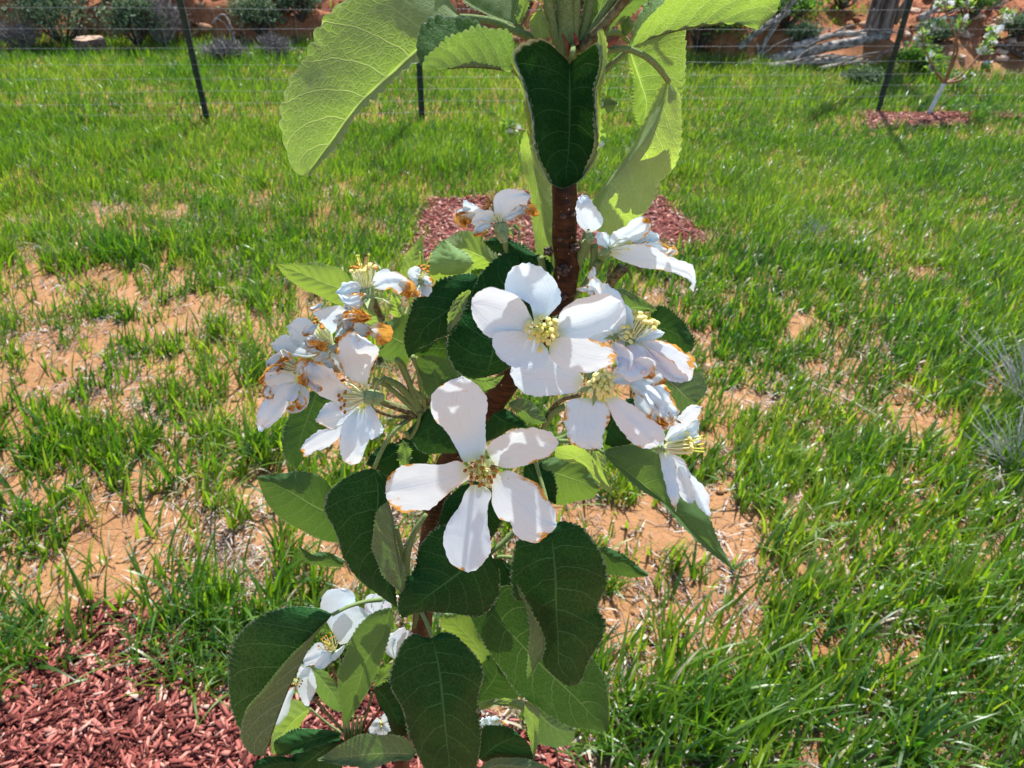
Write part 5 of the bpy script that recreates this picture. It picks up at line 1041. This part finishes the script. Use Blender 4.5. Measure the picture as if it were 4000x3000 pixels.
# mid flower
f = flower('A4', (655, 825), -.022, (-.55, -.75, .35), 1.2, 26, .0085, .42, 'B', npis=3, plen=1., label='wilting blossom in the middle of the left-hand cluster')
petal(f, 'A4', '650,760 640,710 610,650 550,595', '640,740 590,680 555,630 545,592 550,592', '670,745 730,680 772,615 700,572 620,580 550,595', [-.022, -.028, -.028], .001, -.001, .12, crumple=.001)
petal(f, 'A4', '620,830 540,800 450,760 375,695', '620,800 560,760 540,690 470,650 420,665 375,693', '610,850 520,870 460,850 390,790 375,698', [-.022, -.027, -.028], -.001, .001, .25, crumple=.001)
petal(f, 'A4', '560,870 460,880 350,850 270,830', '560,840 460,800 380,765 300,780 270,828', '560,890 470,905 380,890 300,860 270,832', [-.022, -.024, -.026], -.001, .001, .28, crumple=.001)
petal(f, 'A4', '620,860 590,840 540,830 480,820', w=120, om=[-.024, -.030, -.031], brown=.5, crumple=.0018)
petal(f, 'A4', '680,800 720,730 760,690 790,630', w=90, om=[-.022, -.026, -.026], brown=.85, crumple=.0022)
petal(f, 'A4', '700,790 790,740 850,740 920,730', w=120, om=[-.022, -.022, -.022], brown=.45, crumple=.002)
petal(f, 'A4', '900,740 970,740 1010,770 1040,800', w=150, om=[-.020, -.021, -.02], brown=1., crumple=.0012)
petal(f, 'A4', '640,850 600,900 560,950 500,960', w=110, om=[-.024, -.026, -.024], brown=.4, crumple=.001)
petal(f, 'A4', '660,860 680,900 700,960 720,980', w=110, om=[-.022, -.022], brown=.15, crumple=.001)
for s, wd, oz, bz, cz in (('330,860 370,900 350,940', 70, -.031, .7, .002), ('560,960 600,940 650,960 690,1000', 80, -.030, .45, .002), ('560,700 520,720 500,770', 80, -.029, .35, .0018), ('760,830 800,860 860,850 900,870', 70, -.030, .8, .002), ('260,1090 240,1140 250,1180', 60, -.031, .5, .002), ('780,640 760,700 790,740', 80, -.025, .25, .0015), ('500,1040 540,1090 600,1110', 70, -.037, .4, .0016),
        ('600,560 560,580 540,600', 50, -.028, .5, .002), ('700,700 740,660 800,650 860,650', 70, -.027, 1., .003), ('690,760 720,790 760,770 800,740', 90, -.025, .6, .003), ('480,800 520,820 580,820 610,860', 70, -.031, .9, .003),
        ('640,840 700,830 740,790', 80, -.027, .8, .003), ('700,500 750,540 810,530 850,490', 80, -.022, .3, .002), ('440,1150 460,1190 440,1230', 70, -.033, .7, .002), ('470,960 500,1010 490,1060 520,1090', 60, -.036, .9, .002), ('860,640 880,660 870,600', 50, -.022, .9, .002)):
    petal(f, 'A4', s, w=wd, om=[oz, oz-.002, oz-.001], brown=bz, crumple=cz)
# lower left flower
f = flower('A4', (440, 985), -.028, (-.85, -.35, .35), 1.15, 26, .0056, .55, 'B', npis=3, label='blossom at the outer left tip of the cluster')
petal(f, 'A4', '410,960 350,920 290,920 240,960', w=90, om=[-.028, -.026, -.026], brown=.15, crumple=.001)
petal(f, 'A4', '400,1000 320,975 250,1010 195,1085', w=75, om=[-.028, -.032, -.032], brown=1., crumple=.0012)
petal(f, 'A4', '430,1050 360,1020 290,1040 220,1060', '430,1020 360,990 280,1000 230,1010 220,1060', '430,1070 350,1075 290,1090 240,1092 220,1064', [-.028, -.033, -.034], -.001, .001, .05, crumple=.0005)
petal(f, 'A4', '430,1060 370,1150 290,1260 185,1370', '400,1070 320,1065 240,1150 180,1250 160,1330 185,1372', '450,1080 400,1170 355,1260 290,1330 245,1370 185,1374', [-.028, -.032, -.034, -.032], .0, .001, .27, crumple=.0008)
petal(f, 'A4', '450,1070 420,1100 390,1150 375,1195', w=95, om=[-.030, -.037, -.037], brown=.0, crumple=.0004)
petal(f, 'A4', '460,1080 480,1150 440,1210 370,1240', w=100, om=[-.028, -.031, -.032], brown=.5, crumple=.0014)
petal(f, 'A4', '460,1040 450,980 480,940 540,930', w=90, om=[-.028, -.033, -.034], brown=.85, crumple=.0016)
# lower centre flower of the cluster
f = flower('A4', (868, 1160), -.030, (-.95, -.05, .3), 1.15, 20, .0072, .55, 'B', npis=4, plen=.9, cup=.003, label='lowest blossom of the left-hand cluster, red-brown stamens pointing left', stalk=('A4', '940,1170 1050,1210 1150,1240 1230,1280', ))
petal(f, 'A4', '880,1090 860,1000 830,880 820,770', '860,1085 770,1040 700,950 690,850 740,745 820,745', '890,1090 900,1010 950,900 960,850 900,800 820,748', [-.03, -.034, -.036, -.034], .001, .001, .36, crumple=.0007)
petal(f, 'A4', '800,1180 700,1130 600,1040 530,930', '820,1150 720,1070 640,980 560,925 530,925', '780,1190 680,1195 560,1130 480,1040 490,960 530,930', [-.03, -.036, -.038, -.036], -.001, .001, .36, crumple=.0009)
petal(f, 'A4', '830,1220 740,1290 640,1330 552,1300', '830,1190 740,1200 640,1205 570,1250 552,1300', '840,1240 740,1340 650,1375 580,1340 552,1305', [-.03, -.034, -.034], .0, .001, .25, crumple=.0009)
petal(f, 'A4', '820,1230 720,1340 600,1430 455,1510', '810,1230 680,1350 570,1380 490,1440 452,1505', '840,1240 740,1380 640,1480 540,1520 480,1550 455,1512', [-.03, -.031, -.032, -.034], .0, .001, .12, crumple=.0006)
petal(f, 'A4', '850,1230 820,1350 790,1480 785,1598', '830,1260 760,1290 715,1380 708,1500 750,1590 785,1600', '870,1250 910,1310 915,1400 880,1480 830,1590 785,1600', [-.03, -.036, -.036, -.034], -.001, .001, .10, crumple=.0006)
petal(f, 'A4', '885,1210 920,1280 950,1350 985,1390', '870,1215 860,1290 900,1360 920,1440 985,1395', '900,1205 950,1270 975,1330 995,1375 985,1392', [-.03, -.033, -.032], .0, -.001, .28, crumple=.0009)
for s, wd in (('880,1120 930,1060 990,1040 960,1120', .0012), ('890,1190 940,1160 1010,1210 1040,1240', .0012)):
    pass
# bottom left blossoms
f = flower('B3', (935, 705), .004, (-.15, -.75, .6), 1., 18, .0088, .5, 'B', npis=3, plen=.9, label='white blossom framed by the big curled lower left leaf')
petal(f, 'B3', '960,560 960,440 980,320 1000,205', '930,560 835,345 850,270 900,215 1000,203', '1000,560 1090,370 1115,300 1080,225 1000,203', [.006, .008, .008], -.001, .001, .0, crumple=.0004)
petal(f, 'B3', '990,660 1040,560 1120,460 1228,415', '960,620 930,520 1000,420 1100,350 1190,368 1228,412', '1050,650 1110,560 1160,500 1228,420', [.004, .002, .002], .0, .001, .05, crumple=.0005)
petal(f, 'B3', '920,720 850,740 770,780 700,800', '900,690 820,640 740,700 690,770 700,800', '930,740 850,780 770,815 700,830 700,802', [.004, .0, -.002], -.001, .001, .0, crumple=.0009)
petal(f, 'B3', '950,720 900,760 860,800 835,858', '930,700 860,740 800,800 790,830 835,860', '1000,680 1030,660 980,760 910,810 835,862', [.004, -.001, -.002], -.001, .001, .0, crumple=.0007)
f = flower('B3', (640, 960), .0, (.5, -.3, .8), .9, 9, .004, .6, 'B', npis=0, label='lower white blossom half hidden behind the big curled leaf')
petal(f, 'B3', '660,950 720,1000 750,1070 740,1155', '640,930 700,850 740,840 790,930 800,970 740,1157', '640,1000 660,1060 690,1120 710,1150 740,1158', [.0, -.002, -.001], .0, .001, .08, crumple=.0004)
petal(f, 'B3', '620,1000 560,1100 510,1220 475,1312', w=110, om=[.0, .0, .002], brown=.0, crumple=.0004)
petal(f, 'B3', '650,940 690,890 740,840', w=100, om=[.0, -.001], brown=.0)
f = flower('B3', (1440, 770), .014, (0, -1, .1), 1., 0, .004, .6, 'B', npis=0, label='pale pink closing blossom beside the brown trunk')
for s, ww, oo in (('1430,770 1390,700 1400,620 1450,560', 90, .014), ('1440,770 1450,690 1470,600 1510,515', 110, .011), ('1450,770 1500,700 1560,640 1575,560', 90, .012), ('1445,770 1480,700 1520,620 1540,540', 100, .010)):
    petal(f, 'B3', s, w=ww, om=[.014, oo, oo], pink=.75, crumple=.0004)
f = flower('B3', (1290, 430), .022, (0, -1, .1), 1., 0, .004, .6, 'B', npis=0, label='pink bud-like blossom peeping out above the lower leaves')
for s, ww in (('1290,430 1225,370 1230,290 1260,250', 70), ('1290,430 1290,350 1300,280 1310,235', 110), ('1300,430 1350,390 1370,330 1360,300', 90)):
    petal(f, 'B3', s, w=ww, om=[.022, .020, .020], pink=.95, crumple=.0004)
f = flower('B3', (1330, 1300), .016, (.1, -.6, .8), .9, 9, .003, .8, 'M', npis=1, label='white blossom low behind the biggest bottom leaf')
for s in ('1330,1300 1280,1330 1240,1380', '1330,1300 1330,1350 1320,1410', '1330,1300 1370,1320 1400,1360', '1340,1290 1360,1250 1350,1220', '1320,1290 1270,1290 1240,1310'): petal(f, 'B3', s, w=95, om=[.016, .014], brown=.0)
f = flower('B4', (640, 1330), .02, (0, -1, .3), .9, 3, .002, .8, 'M', npis=0, label='scrap of white blossom above the dark bottom leaf')
for s, b in (('640,1330 600,1290 590,1250', 0.), ('640,1330 640,1280 650,1240', 0.), ('650,1330 690,1300 690,1250', 0.), ('660,1330 740,1310 780,1300', .6), ('650,1330 720,1290 740,1275', .4)): petal(f, 'B4', s, w=90, om=[.02, .018], brown=b, crumple=.001)
